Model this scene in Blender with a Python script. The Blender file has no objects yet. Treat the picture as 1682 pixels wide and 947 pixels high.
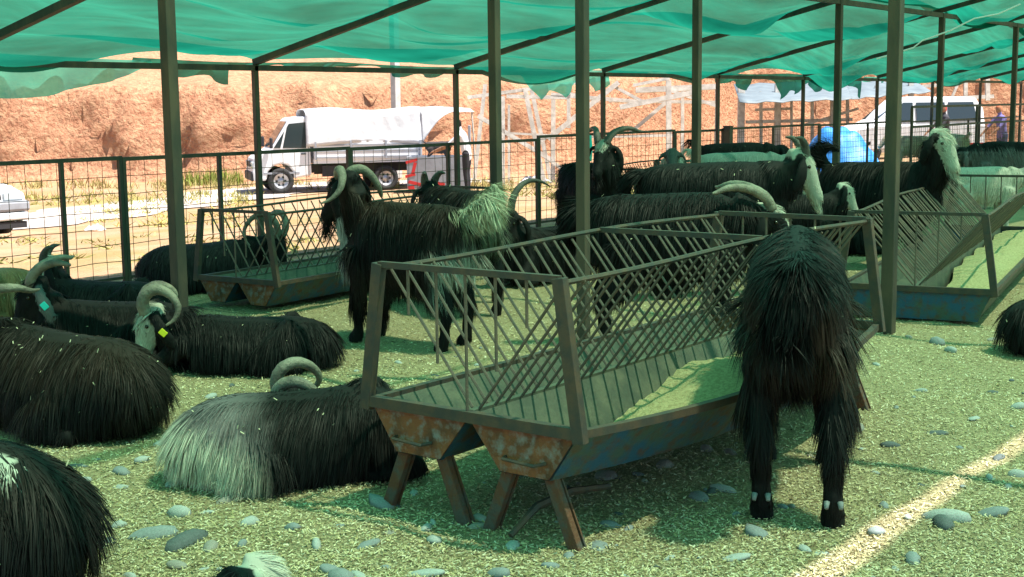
import bpy, math, random
import numpy as np
from mathutils import Vector, Matrix
from mathutils.kdtree import KDTree
RS = np.random.RandomState
rng = RS(7); random.seed(7)
sc = bpy.context.scene
COL = sc.collection
# ---------------------------------------------------------------- camera
FPX, CX, CY, HC = 2200., 841., 473.5, 1.6          # focal length in photo pixels, centre, eye height
PITCH, ROLL, HEAD = math.atan(303/2200.), 0.012, math.radians(36.8)
fw = np.array([math.cos(HEAD), math.sin(HEAD), 0.]); rt = np.array([math.sin(HEAD), -math.cos(HEAD), 0.]); up = np.array([0, 0, 1.])
CF = fw*math.cos(PITCH) - up*math.sin(PITCH); _U = fw*math.sin(PITCH) + up*math.cos(PITCH)
CR = rt*math.cos(ROLL) - _U*math.sin(ROLL); CU = rt*math.sin(ROLL) + _U*math.cos(ROLL)
CC = np.array([0, 0, HC])
cam = bpy.data.cameras.new('camera'); camo = bpy.data.objects.new('camera', cam); COL.objects.link(camo)
cam.sensor_fit = 'HORIZONTAL'; cam.sensor_width = 36; cam.lens = 36*FPX/1682; cam.clip_start = .05; cam.clip_end = 2000
M4 = Matrix.Identity(4)
for i in range(3):
    M4[i][0] = CR[i]; M4[i][1] = CU[i]; M4[i][2] = -CF[i]; M4[i][3] = CC[i]
camo.matrix_world = M4
sc.camera = camo
sc.render.resolution_x, sc.render.resolution_y = 1024, 577
# ---------------------------------------------------------------- light
SUN_EL = math.radians(67)
sh = -0.97*rt + 0.24*fw; sh /= np.linalg.norm(sh)              # direction in which shadows fall
sdir = -sh*math.cos(SUN_EL) + up*math.sin(SUN_EL)              # towards the sun
world = bpy.data.worlds.new('World'); sc.world = world; world.use_nodes = True
wn = world.node_tree; bg = wn.nodes['Background']
sky = wn.nodes.new('ShaderNodeTexSky'); sky.sky_type = 'NISHITA'; sky.sun_disc = False
sky.sun_elevation = SUN_EL; sky.sun_rotation = math.atan2(sdir[0], sdir[1]); sky.dust_density = .7; sky.altitude = 200
wn.links.new(sky.outputs[0], bg.inputs[0]); bg.inputs[1].default_value = 0.07
sl = bpy.data.lights.new('sun', 'SUN'); sl.energy = 5.0; sl.angle = math.radians(1.0); sl.color = (1, .95, .87)
so = bpy.data.objects.new('sun', sl); COL.objects.link(so)
so.rotation_euler = Vector(sdir).to_track_quat('Z', 'Y').to_euler(); so.location = (0, 0, 20)
vs = sc.view_settings; vs.view_transform = 'Standard'; vs.look = 'None'; vs.gamma = 1; vs.exposure = 1.45; vs.use_curve_mapping = False
# ---------------------------------------------------------------- helpers
def ray(x, y): return CF + CR*(x-CX)/FPX + CU*(CY-y)/FPX
def G(x, y, z=0.):                                    # point of the plane z seen at photo pixel x, y
    d = ray(x, y); return CC + d*(z-HC)/d[2]
def gh(u, v):                                         # height of the open ground
    t = np.clip((np.asarray(v, float)-10.6)/13., 0, 1); t = t*t*(3-2*t)
    return -.6*t + .03*np.sin(u*.7+v*.3)*t
def GT(x, y):
    z = 0.
    for _ in range(12):
        p = G(x, y, z); z = float(gh(p[0], p[1]))
    return G(x, y, z)
def D(x, y, d):                                       # point at distance d along the view axis
    return CC + ray(x, y)*d
def hd(phi): return HEAD - math.pi/2 + math.radians(phi)   # 0 facing right of the view, 90 away, 180 left
def rotz(a): c, s = math.cos(a), math.sin(a); return np.array([[c, -s, 0], [s, c, 0], [0, 0, 1]])
def roty(a): c, s = math.cos(a), math.sin(a); return np.array([[c, 0, s], [0, 1, 0], [-s, 0, c]])
def rotx(a): c, s = math.cos(a), math.sin(a); return np.array([[1, 0, 0], [0, c, -s], [0, s, c]])
def nrm(a): return a/np.maximum(np.linalg.norm(a, axis=-1, keepdims=True), 1e-9)
def vnoise(p, seed=0, scale=1.):                       # cheap smooth 3D noise made of sines, about -1..1
    r = RS(seed); o = 0.
    for k in range(5):
        w = r.normal(size=3)*scale*(1+.6*k); o = o + np.sin(p@w + r.rand()*6.28)/(1+.5*k)
    return o/2.6
def link(me, name, mat, parent=None, kind=None):
    o = bpy.data.objects.new(name, me); COL.objects.link(o)
    if mat is not None and len(me.materials) == 0: me.materials.append(mat)
    if parent is not None: o.parent = parent
    if kind: o['kind'] = kind
    return o
def fast_mesh(name, V, loops, sizes, cols=None, smooth=False):
    me = bpy.data.meshes.new(name); V = np.ascontiguousarray(V, dtype=np.float32); loops = np.ascontiguousarray(loops, dtype=np.int32); sizes = np.asarray(sizes, dtype=np.int32)
    me.vertices.add(len(V)); me.vertices.foreach_set('co', V.ravel())
    me.loops.add(len(loops)); me.loops.foreach_set('vertex_index', loops)
    st = np.zeros(len(sizes), np.int32); st[1:] = np.cumsum(sizes)[:-1]
    me.polygons.add(len(sizes)); me.polygons.foreach_set('loop_start', st)
    try: me.polygons.foreach_set('loop_total', sizes)
    except Exception: pass
    if smooth: me.polygons.foreach_set('use_smooth', np.ones(len(sizes), bool))
    me.update(calc_edges=True)
    if cols is not None:
        at = me.color_attributes.new('Col', 'FLOAT_COLOR', 'POINT')
        c4 = np.ones((len(V), 4), np.float32); c4[:, :3] = cols; at.data.foreach_set('color', c4.ravel())
    return me
class MB:
    def __init__(s): s.v = []; s.f = []
    def add(s, V, F):
        b = len(s.v); s.v += [tuple(map(float, p)) for p in V]; s.f += [tuple(i+b for i in q) for q in F]; return s
    def box(s, c, d, R=None):
        c = np.asarray(c, float); d = np.asarray(d, float)/2
        P = np.array([[x, y, z] for x in (-1, 1) for y in (-1, 1) for z in (-1, 1)])*d
        if R is not None: P = P@np.asarray(R).T
        return s.add(P+c, [(0, 1, 3, 2), (4, 6, 7, 5), (0, 4, 5, 1), (2, 3, 7, 6), (0, 2, 6, 4), (1, 5, 7, 3)])
    def bar(s, a, b, w, h=None, ref=(0, 0, 1)):        # square bar between two points
        a = np.asarray(a, float); b = np.asarray(b, float); h = h or w
        t = nrm(b-a); r = np.asarray(ref, float)
        if abs(t@r) > .95: r = np.array([1., 0, 0])
        x = nrm(np.cross(t, r)); y = np.cross(x, t)
        P = [p+x*i*w/2+y*j*h/2 for p in (a, b) for i, j in ((-1, -1), (1, -1), (1, 1), (-1, 1))]
        return s.add(P, [(0, 1, 2, 3)[::-1], (4, 5, 6, 7), (0, 1, 5, 4), (1, 2, 6, 5), (2, 3, 7, 6), (3, 0, 4, 7)])
    def tube(s, pts, r, n=6, cap=True):
        pts = np.asarray(pts, float); r = np.broadcast_to(np.asarray(r, float), (len(pts),))
        T = nrm(np.gradient(pts, axis=0)); ref = np.array([0, 0, 1.]) if abs(T[0, 2]) < .9 else np.array([1., 0, 0])
        V = []; X = nrm(np.cross(T[0], ref))
        for i in range(len(pts)):
            X = nrm(X-T[i]*(X@T[i])); Y = np.cross(T[i], X)
            for k in range(n):
                a = 2*math.pi*k/n; V.append(pts[i]+r[i]*(X*math.cos(a)+Y*math.sin(a)))
        m = len(pts)
        F = [(i*n+k, i*n+(k+1) % n, (i+1)*n+(k+1) % n, (i+1)*n+k) for i in range(m-1) for k in range(n)]
        if cap: F += [tuple(range(n))[::-1], tuple((m-1)*n+k for k in range(n))]
        return s.add(V, F)
    def prism(s, poly, y0, y1):                        # polygon in x,z extruded along y
        n = len(poly); V = [(x, y0, z) for x, z in poly]+[(x, y1, z) for x, z in poly]
        return s.add(V, [tuple(range(n)), tuple(range(2*n-1, n-1, -1))]+[(i, i+n, (i+1) % n+n, (i+1) % n) for i in range(n)])
    def sheet(s, P, th=0.):                            # grid of points [i][j]
        P = np.asarray(P, float); a, b = P.shape[:2]
        return s.add(P.reshape(-1, 3), [(i*b+j, (i+1)*b+j, (i+1)*b+j+1, i*b+j+1) for i in range(a-1) for j in range(b-1)])
    def lathe(s, prof, c=(0, 0, 0), n=20):             # (radius, y) about the y axis
        V = []; m = len(prof)
        for k in range(n):
            a = 2*math.pi*k/n
            V += [(c[0]+r*math.cos(a), c[1]+y, c[2]+r*math.sin(a)) for r, y in prof]
        return s.add(V, [(k*m+i, k*m+i+1, ((k+1) % n)*m+i+1, ((k+1) % n)*m+i) for k in range(n) for i in range(m-1)])
    def mesh(s, name, smooth=False):
        me = bpy.data.meshes.new(name); me.from_pydata(s.v, [], s.f); me.update()
        if smooth: me.polygons.foreach_set('use_smooth', [True]*len(me.polygons))
        return me
    def build(s, name, mat, parent=None, smooth=False, kind=None, bevel=0):
        o = link(s.mesh(name, smooth), name, mat, parent, kind)
        if bevel:
            b = o.modifiers.new('bevel', 'BEVEL'); b.width = bevel; b.segments = 2; b.limit_method = 'ANGLE'
        return o
def tag(o, label, cat, group=None, kind=None):
    if label: o['label'] = label
    if cat: o['category'] = cat
    if group: o['group'] = group
    if kind: o['kind'] = kind
    return o
def empty(name, loc=(0, 0, 0), rz=0., label=None, cat=None, group=None):
    o = bpy.data.objects.new(name, None); COL.objects.link(o); o.empty_display_size = .1
    o.location = tuple(map(float, loc)); o.rotation_euler = (0, 0, rz); return tag(o, label, cat, group)
# ---------------------------------------------------------------- materials
def mat(name, col, rough=.7, metal=0., col2=None, scale=6., bump=0., bscale=None, bdist=.02, col3=None, detail=6., spec=.4, thr=(.4, .62), stretch=None, trans=0.):
    m = bpy.data.materials.new(name); m.use_nodes = True; nt = m.node_tree; b = nt.nodes['Principled BSDF']
    b.inputs['Roughness'].default_value = rough; b.inputs['Metallic'].default_value = metal; b.inputs['Specular IOR Level'].default_value = spec
    b.inputs['Base Color'].default_value = (*col, 1)
    if col2 is None and not bump: return m
    tc = nt.nodes.new('ShaderNodeTexCoord'); mp = nt.nodes.new('ShaderNodeMapping'); nt.links.new(tc.outputs['Object'], mp.inputs[0])
    if stretch: mp.inputs['Scale'].default_value = stretch
    def noise(s, d=detail, rgh=.6):
        n = nt.nodes.new('ShaderNodeTexNoise'); n.inputs['Scale'].default_value = s; n.inputs['Detail'].default_value = d; n.inputs['Roughness'].default_value = rgh
        nt.links.new(mp.outputs[0], n.inputs['Vector']); return n
    def ramp(n, a, b_):
        r = nt.nodes.new('ShaderNodeMapRange'); r.inputs[1].default_value = a; r.inputs[2].default_value = b_; nt.links.new(n.outputs[0], r.inputs[0]); return r
    def mix(fac, a, c):
        x = nt.nodes.new('ShaderNodeMix'); x.data_type = 'RGBA'; nt.links.new(fac, x.inputs[0])
        for s_, q in ((6, a), (7, c)):
            if isinstance(q, tuple): x.inputs[s_].default_value = (*q, 1)
            else: nt.links.new(q, x.inputs[s_])
        return x.outputs[2]
    if col2 is not None:
        c = mix(ramp(noise(scale), *thr).outputs[0], col, col2)
        if col3 is not None: c = mix(ramp(noise(scale*2.7), thr[0]+.06, thr[1]+.1).outputs[0], c, col3)
        nt.links.new(c, b.inputs['Base Color'])
    if bump:
        bp = nt.nodes.new('ShaderNodeBump'); bp.inputs['Strength'].default_value = min(1, bump); bp.inputs['Distance'].default_value = bdist
        nt.links.new(noise(bscale or scale*6, 8).outputs[0], bp.inputs['Height']); nt.links.new(bp.outputs[0], b.inputs['Normal'])
    return m
def attr_mat(name, rough=.5, spec=.4, sheen=0.):
    m = bpy.data.materials.new(name); m.use_nodes = True; nt = m.node_tree; b = nt.nodes['Principled BSDF']
    a = nt.nodes.new('ShaderNodeAttribute'); a.attribute_name = 'Col'; nt.links.new(a.outputs['Color'], b.inputs['Base Color'])
    b.inputs['Roughness'].default_value = rough; b.inputs['Specular IOR Level'].default_value = spec
    return m
FUR = attr_mat('fur', .5, .11); SKIN = attr_mat('skin', .75, .2); CHIP = attr_mat('straw_chips', .8, .2); CLOTH = attr_mat('clothing', .85, .2); LEAF = attr_mat('dry_grass', .8, .2)
HORN = mat('horn', (.24, .215, .165), .55, col2=(.11, .095, .075), scale=9, bump=.5, bscale=60, stretch=(1, 1, 1))
HORND = mat('horn_dark', (.10, .09, .075), .55, col2=(.05, .045, .04), scale=9, bump=.5, bscale=60)
EYE = mat('eye', (.02, .012, .005), .1, spec=.6)
TAGY = mat('tag_yellow', (.75, .70, .03), .5); TAGT = mat('tag_teal', (.02, .55, .50), .5)
STEEL = mat('painted_steel', (.055, .050, .045), .6, .2, col2=(.10, .065, .045), scale=14, bump=.15, bscale=90)
POSTM = mat('post_steel', (.050, .047, .038), .6, .3, col2=(.10, .075, .052), scale=7, bump=.12, bscale=80, stretch=(1, 1, .3))
RUST = mat('rusty_plate', (.25, .088, .036), .8, .1, col2=(.085, .040, .022), scale=9, bump=.35, bscale=60, col3=(.25, .25, .25), thr=(.42, .66))
RUSTLEG = mat('rusty_leg', (.13, .055, .030), .8, .1, col2=(.09, .075, .065), scale=16, bump=.4, bscale=70, thr=(.45, .6))
BLUEP = mat('blue_paint', (.018, .085, .165), .6, .1, col2=(.055, .09, .075), scale=7, bump=.25, bscale=50, col3=(.10, .045, .022), thr=(.42, .6))
GALV = mat('trough_inside', (.065, .078, .058), .65, .2, col2=(.12, .125, .085), scale=10, bump=.2, bscale=60, thr=(.4, .7))
RACK = mat('rack_bar', (.11, .092, .075), .6, .3, col2=(.16, .12, .09), scale=20, bump=.2, bscale=120)
WIRE = mat('wire', (.09, .065, .03), .6, .4)
STONES = [mat('stone_'+n, c, .75, col2=tuple(x*.7 for x in c), scale=12, bump=.25, bscale=60) for n, c in (('pale', (.40, .41, .40)), ('grey', (.24, .26, .27)), ('dark', (.10, .115, .12)), ('warm', (.30, .27, .24)))]
WHITE = mat('white_paint', (.72, .73, .75), .35, spec=.5); WHITE2 = mat('white_sheet', (.58, .59, .61), .55, bump=.35, bscale=3, bdist=.05); GLASS = mat('glass', (.03, .045, .05), .08, spec=.8); BLACKP = mat('black_plastic', (.025, .026, .03), .6)
TYRE = mat('tyre', (.03, .03, .03), .9, bump=.4, bscale=40); RIM = mat('wheel_rim', (.45, .46, .48), .4, .5)
LAMPG = mat('headlight_glass', (.45, .52, .56), .12, spec=.8)
TIMBER = mat('weathered_timber', (.60, .56, .50), .85, col2=(.42, .38, .33), scale=5, bump=.4, bscale=40); CONC = mat('concrete', (.5, .49, .47), .85, col2=(.4, .39, .37), scale=5, bump=.2)
GREYTARP = mat('grey_tarp', (.16, .20, .22), .6, col2=(.12, .15, .17), scale=2, bump=.3, bscale=9)
BLUETARP = mat('blue_tarp', (.03, .22, .62), .5, col2=(.05, .30, .72), scale=3, bump=.6, bscale=5)
GREYP = mat('grey_panel', (.30, .32, .36), .6, col2=(.24, .25, .28), scale=4); REDP = mat('red_paint', (.55, .03, .03), .6)
BANKM = mat('red_earth', (.46, .235, .14), .95, col2=(.33, .15, .088), scale=2.2, bump=1., bscale=6, bdist=.16, col3=(.52, .32, .19), detail=12, thr=(.36, .64), spec=.05)
DIRT = mat('dry_dirt', (.36, .22, .135), .95, col2=(.28, .20, .09), scale=.35, bump=.9, bscale=10, bdist=.06, col3=(.40, .28, .18), detail=10, spec=.1)
ROADM = mat('gravel_road', (.46, .40, .36), .95, col2=(.37, .32, .28), scale=1.2, bump=.7, bscale=22, detail=9, spec=.1)
LITTER = mat('straw_litter', (.36, .30, .165), .9, col2=(.20, .16, .085), scale=42, bump=1., bscale=95, col3=(.50, .43, .27), detail=5, thr=(.38, .64), spec=.15)
FEED = mat('feed', (.52, .46, .24), .9, col2=(.36, .31, .15), scale=60, bump=1., bscale=120, thr=(.4, .6))
# green shade net: open weave (holes) plus green fibres that let light scatter through
def net_mat(name, g, hole, fac=.34):
    m = bpy.data.materials.new(name); m.use_nodes = True; nt = m.node_tree; nt.nodes.remove(nt.nodes['Principled BSDF']); out = nt.nodes['Material Output']
    tc = nt.nodes.new('ShaderNodeTexCoord'); mp = nt.nodes.new('ShaderNodeMapping'); mp.inputs['Scale'].default_value = (.25, 2.2, 1); nt.links.new(tc.outputs['Object'], mp.inputs[0])
    n = nt.nodes.new('ShaderNodeTexNoise'); n.inputs['Scale'].default_value = 4; n.inputs['Detail'].default_value = 8; nt.links.new(mp.outputs[0], n.inputs['Vector'])
    cr = nt.nodes.new('ShaderNodeMix'); cr.data_type = 'RGBA'; nt.links.new(n.outputs[0], cr.inputs[0]); cr.inputs[6].default_value = (*[x*.35 for x in g], 1); cr.inputs[7].default_value = (*[min(1, x*1.65) for x in g], 1)
    tl = nt.nodes.new('ShaderNodeBsdfTranslucent'); df = nt.nodes.new('ShaderNodeBsdfDiffuse'); tp = nt.nodes.new('ShaderNodeBsdfTransparent'); tp.inputs[0].default_value = (*hole, 1)
    nt.links.new(cr.outputs[2], tl.inputs[0]); nt.links.new(cr.outputs[2], df.inputs[0])
    m1 = nt.nodes.new('ShaderNodeMixShader'); m1.inputs[0].default_value = .3; nt.links.new(tl.outputs[0], m1.inputs[1]); nt.links.new(df.outputs[0], m1.inputs[2])
    m2 = nt.nodes.new('ShaderNodeMixShader'); m2.inputs[0].default_value = fac; nt.links.new(m1.outputs[0], m2.inputs[1]); nt.links.new(tp.outputs[0], m2.inputs[2])
    nt.links.new(m2.outputs[0], out.inputs['Surface']); return m
NET = net_mat('green_shade_net_fill', (.10, .55, .34), (.80, 1., .74), .32); NETD = net_mat('green_shade_net_dense', (.007, .155, .10), (.45, .95, .75), .09); NET2 = net_mat('green_shade_net_pale', (.09, .52, .38), (.60, 1., .80), .15)  # NET: unseen overhead strips, fibre colour and openness raised for fill light below
# ---------------------------------------------------------------- ground
def spaced(a, b, lo, hi, fine, coarse):
    return np.unique(np.concatenate([np.arange(a, lo, coarse), np.arange(lo, hi, fine), np.arange(hi, b+coarse, coarse)]))
def hgrid(U, V, fn):
    A, B = np.meshgrid(U, V, indexing='ij'); P = np.stack([A, B, fn(A, B)], -1); return P
def grid_obj(name, P, m, kind='structure', smooth=True, parent=None):
    a, b = P.shape[:2]; i = np.arange(a-1)[:, None]*b+np.arange(b-1)[None]; q = np.stack([i, i+b, i+b+1, i+1], -1).reshape(-1, 4)
    return link(fast_mesh(name, P.reshape(-1, 3), q.ravel(), np.full(len(q), 4), smooth=smooth), name, m, parent, kind)
grid_obj('ground', hgrid(spaced(-400, 600, -10, 70, 1., 30), spaced(-400, 600, -5, 60, 1., 30), lambda u, v: gh(u, v)-.012-.05*(v < 10.4)), DIRT)
def lh(u, v):                                          # relief of the straw litter
    return .010*np.sin(u*3.1+v*1.7)*np.sin(v*2.3-u)+.008*np.sin(u*7.3+1)*np.sin(v*6.1)+.006*np.sin(u*13+v*5)*np.sin(v*15-u*3)
litter = grid_obj('straw_floor', hgrid(spaced(-6, 36, 1.5, 12, .07, .7), spaced(-6, 10.35, 0.4, 9.4, .07, .5), lh), LITTER)
# gravel road outside
rp = np.array([GT(-250, 392), GT(20, 366), GT(150, 350), GT(280, 334), GT(395, 318), GT(560, 302), GT(800, 296)])
t0 = np.linspace(0, 1, len(rp)); tt = np.linspace(0, 1, 60); rc = np.stack([np.interp(tt, t0, rp[:, k]) for k in range(3)], 1)
tn = nrm(np.gradient(rc, axis=0)); sd = nrm(np.cross(tn, up)); P = np.zeros((60, 7, 3))
for j, k in enumerate(np.linspace(-1, 1, 7)):
    q = rc+sd*k*(1.5+.2*np.sin(np.arange(60)*.7+k))[:, None]; q[:, 2] = gh(q[:, 0], q[:, 1])+.01; P[:, j] = q
grid_obj('gravel_road', P, ROADM)
# red earth bank with a ledge on top
S_ = np.arange(-62, 90, .28); prof = np.array([(-1.6, -.62), (-.8, -.60), (-.3, -.45), (0, -.2), (.15, .1), (.28, .4), (.4, .7), (.5, 1.), (.62, 1.3), (.75, 1.6), (.9, 1.85), (1.1, 2.02), (1.5, 2.12), (2.4, 2.2), (4, 2.35), (7, 2.6), (12, 3.), (22, 4.), (40, 6.5), (80, 12), (160, 22)])
P = np.zeros((len(S_), len(prof), 3))
for j, (wo, z) in enumerate(prof):
    far = np.clip((S_-1)/9, 0, 1)**1.3*14; w = 42+far+wo+1.2*np.sin(S_*.09)+.5*np.sin(S_*.37+1)
    q = fw*w[:, None]+rt*S_[:, None]; k = 1 if z < 2.4 else 0
    pz = np.stack([S_, np.full_like(S_, wo*2), np.full_like(S_, z*2)], 1)
    n1 = vnoise(pz, 3, 1.1); n2 = vnoise(pz, 4, 2.6); n3 = rng.normal(size=len(S_))
    face = 1. if -.3 < z < 2.1 else .3
    q = q-fw*(face*(.22*n1+.16*n2+.07*n3))[:, None]; q[:, 2] = z*(1+.10*np.sin(S_*.07+2)+far*.05)+.14*n1*(z > 0)+.05*n3*face; P[:, j] = q
grid_obj('embankment', P, BANKM, smooth=True)
# dry grass tufts outside
def ribbons(name, base, tip, width, cols, m, parent=None, kind='stuff'):
    n = len(base); d = nrm(tip-base); sdv = nrm(np.cross(d, rng.normal(size=(n, 3))))*width[:, None]/2
    mid = (base+tip)/2+rng.normal(size=(n, 3))*np.linalg.norm(tip-base, axis=1)[:, None]*.06
    V = np.stack([base-sdv, base+sdv, mid+sdv*.8, mid-sdv*.8, tip], 1).reshape(-1, 3)
    b = (np.arange(n)*5)[:, None]; lo = np.concatenate([b+[0, 1, 2, 3], b+[3, 2, 4]], 1).ravel(); sz = np.tile([4, 3], n)
    return link(fast_mesh(name, V, lo, sz, np.repeat(cols, 5, 0)), name, m, parent, kind)
pts = []
def tufts(x0, x1, y0, y1, n, hgt, cl):
    for _ in range(n):
        c = GT(rng.uniform(x0, x1), rng.uniform(y0, y1)); k = rng.randint(8, 16)
        for _ in range(k): pts.append((c+np.array([*rng.normal(size=2)*.10, -.02]), np.array([*rng.normal(size=2)*.10, hgt*rng.uniform(.4, 1.2)]), cl))
tufts(0, 900, 302, 312, 150, .26, (.40, .33, .13)); tufts(0, 420, 318, 338, 90, .2, (.36, .33, .10)); tufts(-60, 700, 385, 440, 60, .07, (.32, .30, .10)); tufts(100, 420, 330, 372, 60, .12, (.45, .38, .12)); tufts(780, 1250, 285, 330, 150, .14, (.34, .34, .10)); tufts(300, 400, 300, 304, 60, .45, (.25, .30, .06))
B_ = np.array([p[0] for p in pts]); T_ = B_+np.array([p[1] for p in pts]); cc = np.array([p[2] for p in pts])*rng.uniform(.6, 1.25, (len(pts), 1))
g = ribbons('dry_grass', B_, T_, rng.uniform(.012, .03, len(pts)), cc, LEAF); tag(g, 'dry yellow grass tufts along the gravel road and bank foot', 'grass', kind='stuff')
# ---------------------------------------------------------------- canopy
EAVE_V, EAVE_Z = 10.10, 2.02
def roof(v):
    v = np.asarray(v, float); a = EAVE_Z+.225*(EAVE_V-v); b = EAVE_Z+.225*(EAVE_V-3.8)-.16*(3.8-v); return np.where(v > 3.8, a, b)
can = empty('shade_canopy', (9.28, EAVE_V, 0), 0, 'long open shelter of dark steel posts roofed with sagging green shade net', 'canopy')
def part(mb, name, m, parent, **k):
    o = mb.build(name, m, parent, **k); L = parent.matrix_basis.inverted(); o.data.transform(L)
    if parent.parent is not None: o.data.transform(parent.parent.matrix_basis.inverted())
    return o
BU = [2.9, 6.10, 9.28, 12.44, 15.64, 18.95, 22.1, 25.5, 28.6, 31.8, 35.]
for u in BU:
    part(MB().box((u, EAVE_V, 1.0), (.055, .055, 2.02)), 'post', POSTM, can, bevel=.006)
    for (v0, v1) in ((EAVE_V, 3.8), (3.8, -3.)):
        part(MB().bar((u, v0, roof(v0)+.02), (u, v1, roof(v1)+.02), .06, .06), 'rafter', POSTM, can)
part(MB().bar((-2, EAVE_V, EAVE_Z-.035), (35, EAVE_V, EAVE_Z-.035), .055), 'eave_beam', POSTM, can)
MV = 6.55
for u in (1.9, 5.33, 8.56, 11.85, 15.3, 18.85, 22.3, 25.9): part(MB().box((u, MV, 1.39), (.075, .075, 2.79)), 'post', POSTM, can, bevel=.006)
part(MB().bar((-2, MV, 2.755), (35, MV, 2.755), .06), 'purlin', POSTM, can)
p = G(959, 632); part(MB().box((p[0], p[1], 1.65), (.06, .06, 3.3)), 'post', POSTM, can, bevel=.006)
p = G(1458, 547); part(MB().box((p[0], p[1], 1.6), (.085, .085, 3.2)), 'post', POSTM, can, bevel=.006)
# the net, one sheet for every bay strip; sags between rafters, drapes in long folds
SLIT = 1.8 + float(sdir[1]/sdir[2])*2.9               # seam whose sunlight falls in a stripe on the floor
def net(u0, u1, v0, v1, seed, m, name='net', du=.1, dv=.06, edge=0.):
    U = np.arange(u0, u1+du/2, du); V = np.arange(v0, v1+dv/2, dv); A, B = np.meshgrid(U, V, indexing='ij')
    k = np.clip(np.searchsorted(BU, A)-1, 0, len(BU)-2); b0 = np.array(BU)[k]; b1 = np.array(BU)[k+1]; t = np.clip((A-b0)/(b1-b0), 0, 1); s = 4*t*(1-t)
    ph = RS(seed).rand(len(BU), 6)*6.28; F = sum((np.abs(np.sin(B*w*.5+ph[k, i]+np.sin(A*.7+ph[k, 5])*.9+.5*(t-.5)**2))-.6)/w*2.2 for i, w in enumerate((2.1, 3.7, 6.1, 9.8, 14.5)))
    F2 = np.sin(B*23+A*1.3+ph[k, 1])*.006
    eav = np.clip(1-(EAVE_V-B)/1.6, 0, 1)
    Z = roof(B)+.055-s*(.05+.09*eav)+s**.7*F*.27+s*F2
    P = np.stack([A, B, Z], -1); return part_grid(name, P, m)
def part_grid(name, P, m):
    o = grid_obj(name, P, m, kind=None, parent=can); o.data.transform(can.matrix_basis.inverted()); return o
net(-2, 35, 6.6, EAVE_V+.06, 1, NETD); net(-2, 13., 3.75, 6.66, 2, NET); net(12.95, 35, 3.75, 6.66, 2, NETD); net(-2, 35, SLIT+.006, 3.8, 3, NET, du=.3, dv=.15); net(-2, 35, -3, SLIT-.006, 4, NET, du=.3, dv=.15)
def valance(u0, u1, drop, seed, m, off=.07, n2=14, flat=0):
    U = np.arange(u0, u1, .05); r = RS(seed); a, b, c = r.rand(3)*6.28
    dr = drop*(.55+.45*np.sin(U*2.9+a)*np.sin(U*1.1+b))*(1+.25*np.sin(U*9+c)); P = np.zeros((len(U), n2, 3))
    if flat: dr = flat*np.clip((u1-U)/1.2, .1, 1)**.6*(1+.04*np.sin(U*5))
    for j in range(n2):
        t = j/(n2-1); P[:, j] = np.stack([U, EAVE_V+off+.035*np.sin(U*11+a+t*2)*t+.02*np.sin(U*23+b)*t, EAVE_Z+.05-dr*t-.10*np.abs(np.sin(U*1.0+c))*(1-t)*.3], 1)
    return part_grid('valance', P, m)
valance(3.0, 8.15, .50, 11, NET2, .10, flat=.36); valance(7.9, 9.1, .22, 12, NETD, .12); valance(9.0, 14.0, .16, 13, NETD); valance(13.4, 16.0, .42, 14, NET2, .10); valance(15.8, 19.4, .14, 15, NETD); valance(19., 25., .42, 16, NETD, .10); valance(25., 31., .16, 17, NET2)
# white cord looping under the net on the right
cord = [D(1440, 96, 16), D(1500, 78, 16), D(1515, 66, 16), D(1560, 50, 16), D(1600, 30, 16.), D(1640, 22, 16), D(1676, 6, 16)]
part(MB().tube(cord, .009, 5), 'cord', WHITE, can)
# ---------------------------------------------------------------- perimeter fence of wire panels
def fence_u(x, v=EAVE_V+.09):
    d = ray(x, 220); k = v/d[1]; return d[0]*k
FV = EAVE_V+.09
fx = [(-260, 197, 1.155, .16, [97]), (197, 573, 1.145, .16, [358]), (573, 883, 1.135, .15, [735]), (883, 1108, 1.175, .12, [990]), (1108, 1188, 1.15, .12, []), (1188, 1346, 1.165, .075, [1270]), (1346, 1497, 1.15, .075, [1425]), (1497, 1676, 1.13, .075, [1590])]
names = ['wide wire fence panel behind the tan goat and white car', 'wire fence panel between gravel road and rusty left feeder', 'wire fence panel in front of the white truck bed', 'wire fence panel before the leaning timber frame', 'narrow wire fence panel beside the thick gate post', 'fine mesh fence panel behind the cream goats', 'fine mesh fence panel in front of the blue tarpaulin', 'fine mesh fence panel in front of the white van and people']
for (xa, xb, zt, sp, mids), nm in zip(fx, names):
    ua, ub = fence_u(xa)+.02, fence_u(xb)-.02; e = empty('fence_panel', (ua, FV, 0), 0, nm, 'fence', 'fence panels round the pen')
    part(MB().bar((ua-.018, FV, zt), (ub+.018, FV, zt), .036), 'top_rail', POSTM, e); part(MB().bar((ua+.02, FV, .06), (ub-.02, FV, .06), .025), 'bottom_rail', POSTM, e)
    for x in [None]+mids+[None][:0]:
        u = ua if x is None else fence_u(x); part(MB().bar((u, FV, 0), (u, FV, zt-.018), .036), 'post', POSTM, e)
    part(MB().bar((ub, FV, 0), (ub, FV, zt-.018), .036), 'post', POSTM, e)
    w = MB(); r_ = .0034 if sp > .1 else .003
    for u in np.arange(ua+sp/2, ub, sp):
        k = rng.normal()*.012; w.tube([(u, FV+.012, .06), (u+k, FV+.012+rng.normal()*.01, .55), (u+k*.3, FV+.012, zt)], r_, 4, False)
    for z in np.arange(.06+.15, zt-.03, .155 if sp > .1 else .10):
        U = np.linspace(ua, ub, 9); w.tube([(u, FV+.006, z+rng.normal()*.006) for u in U], r_, 4, False)
    part(w, 'wire_mesh', WIRE, e, kind='stuff')
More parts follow.
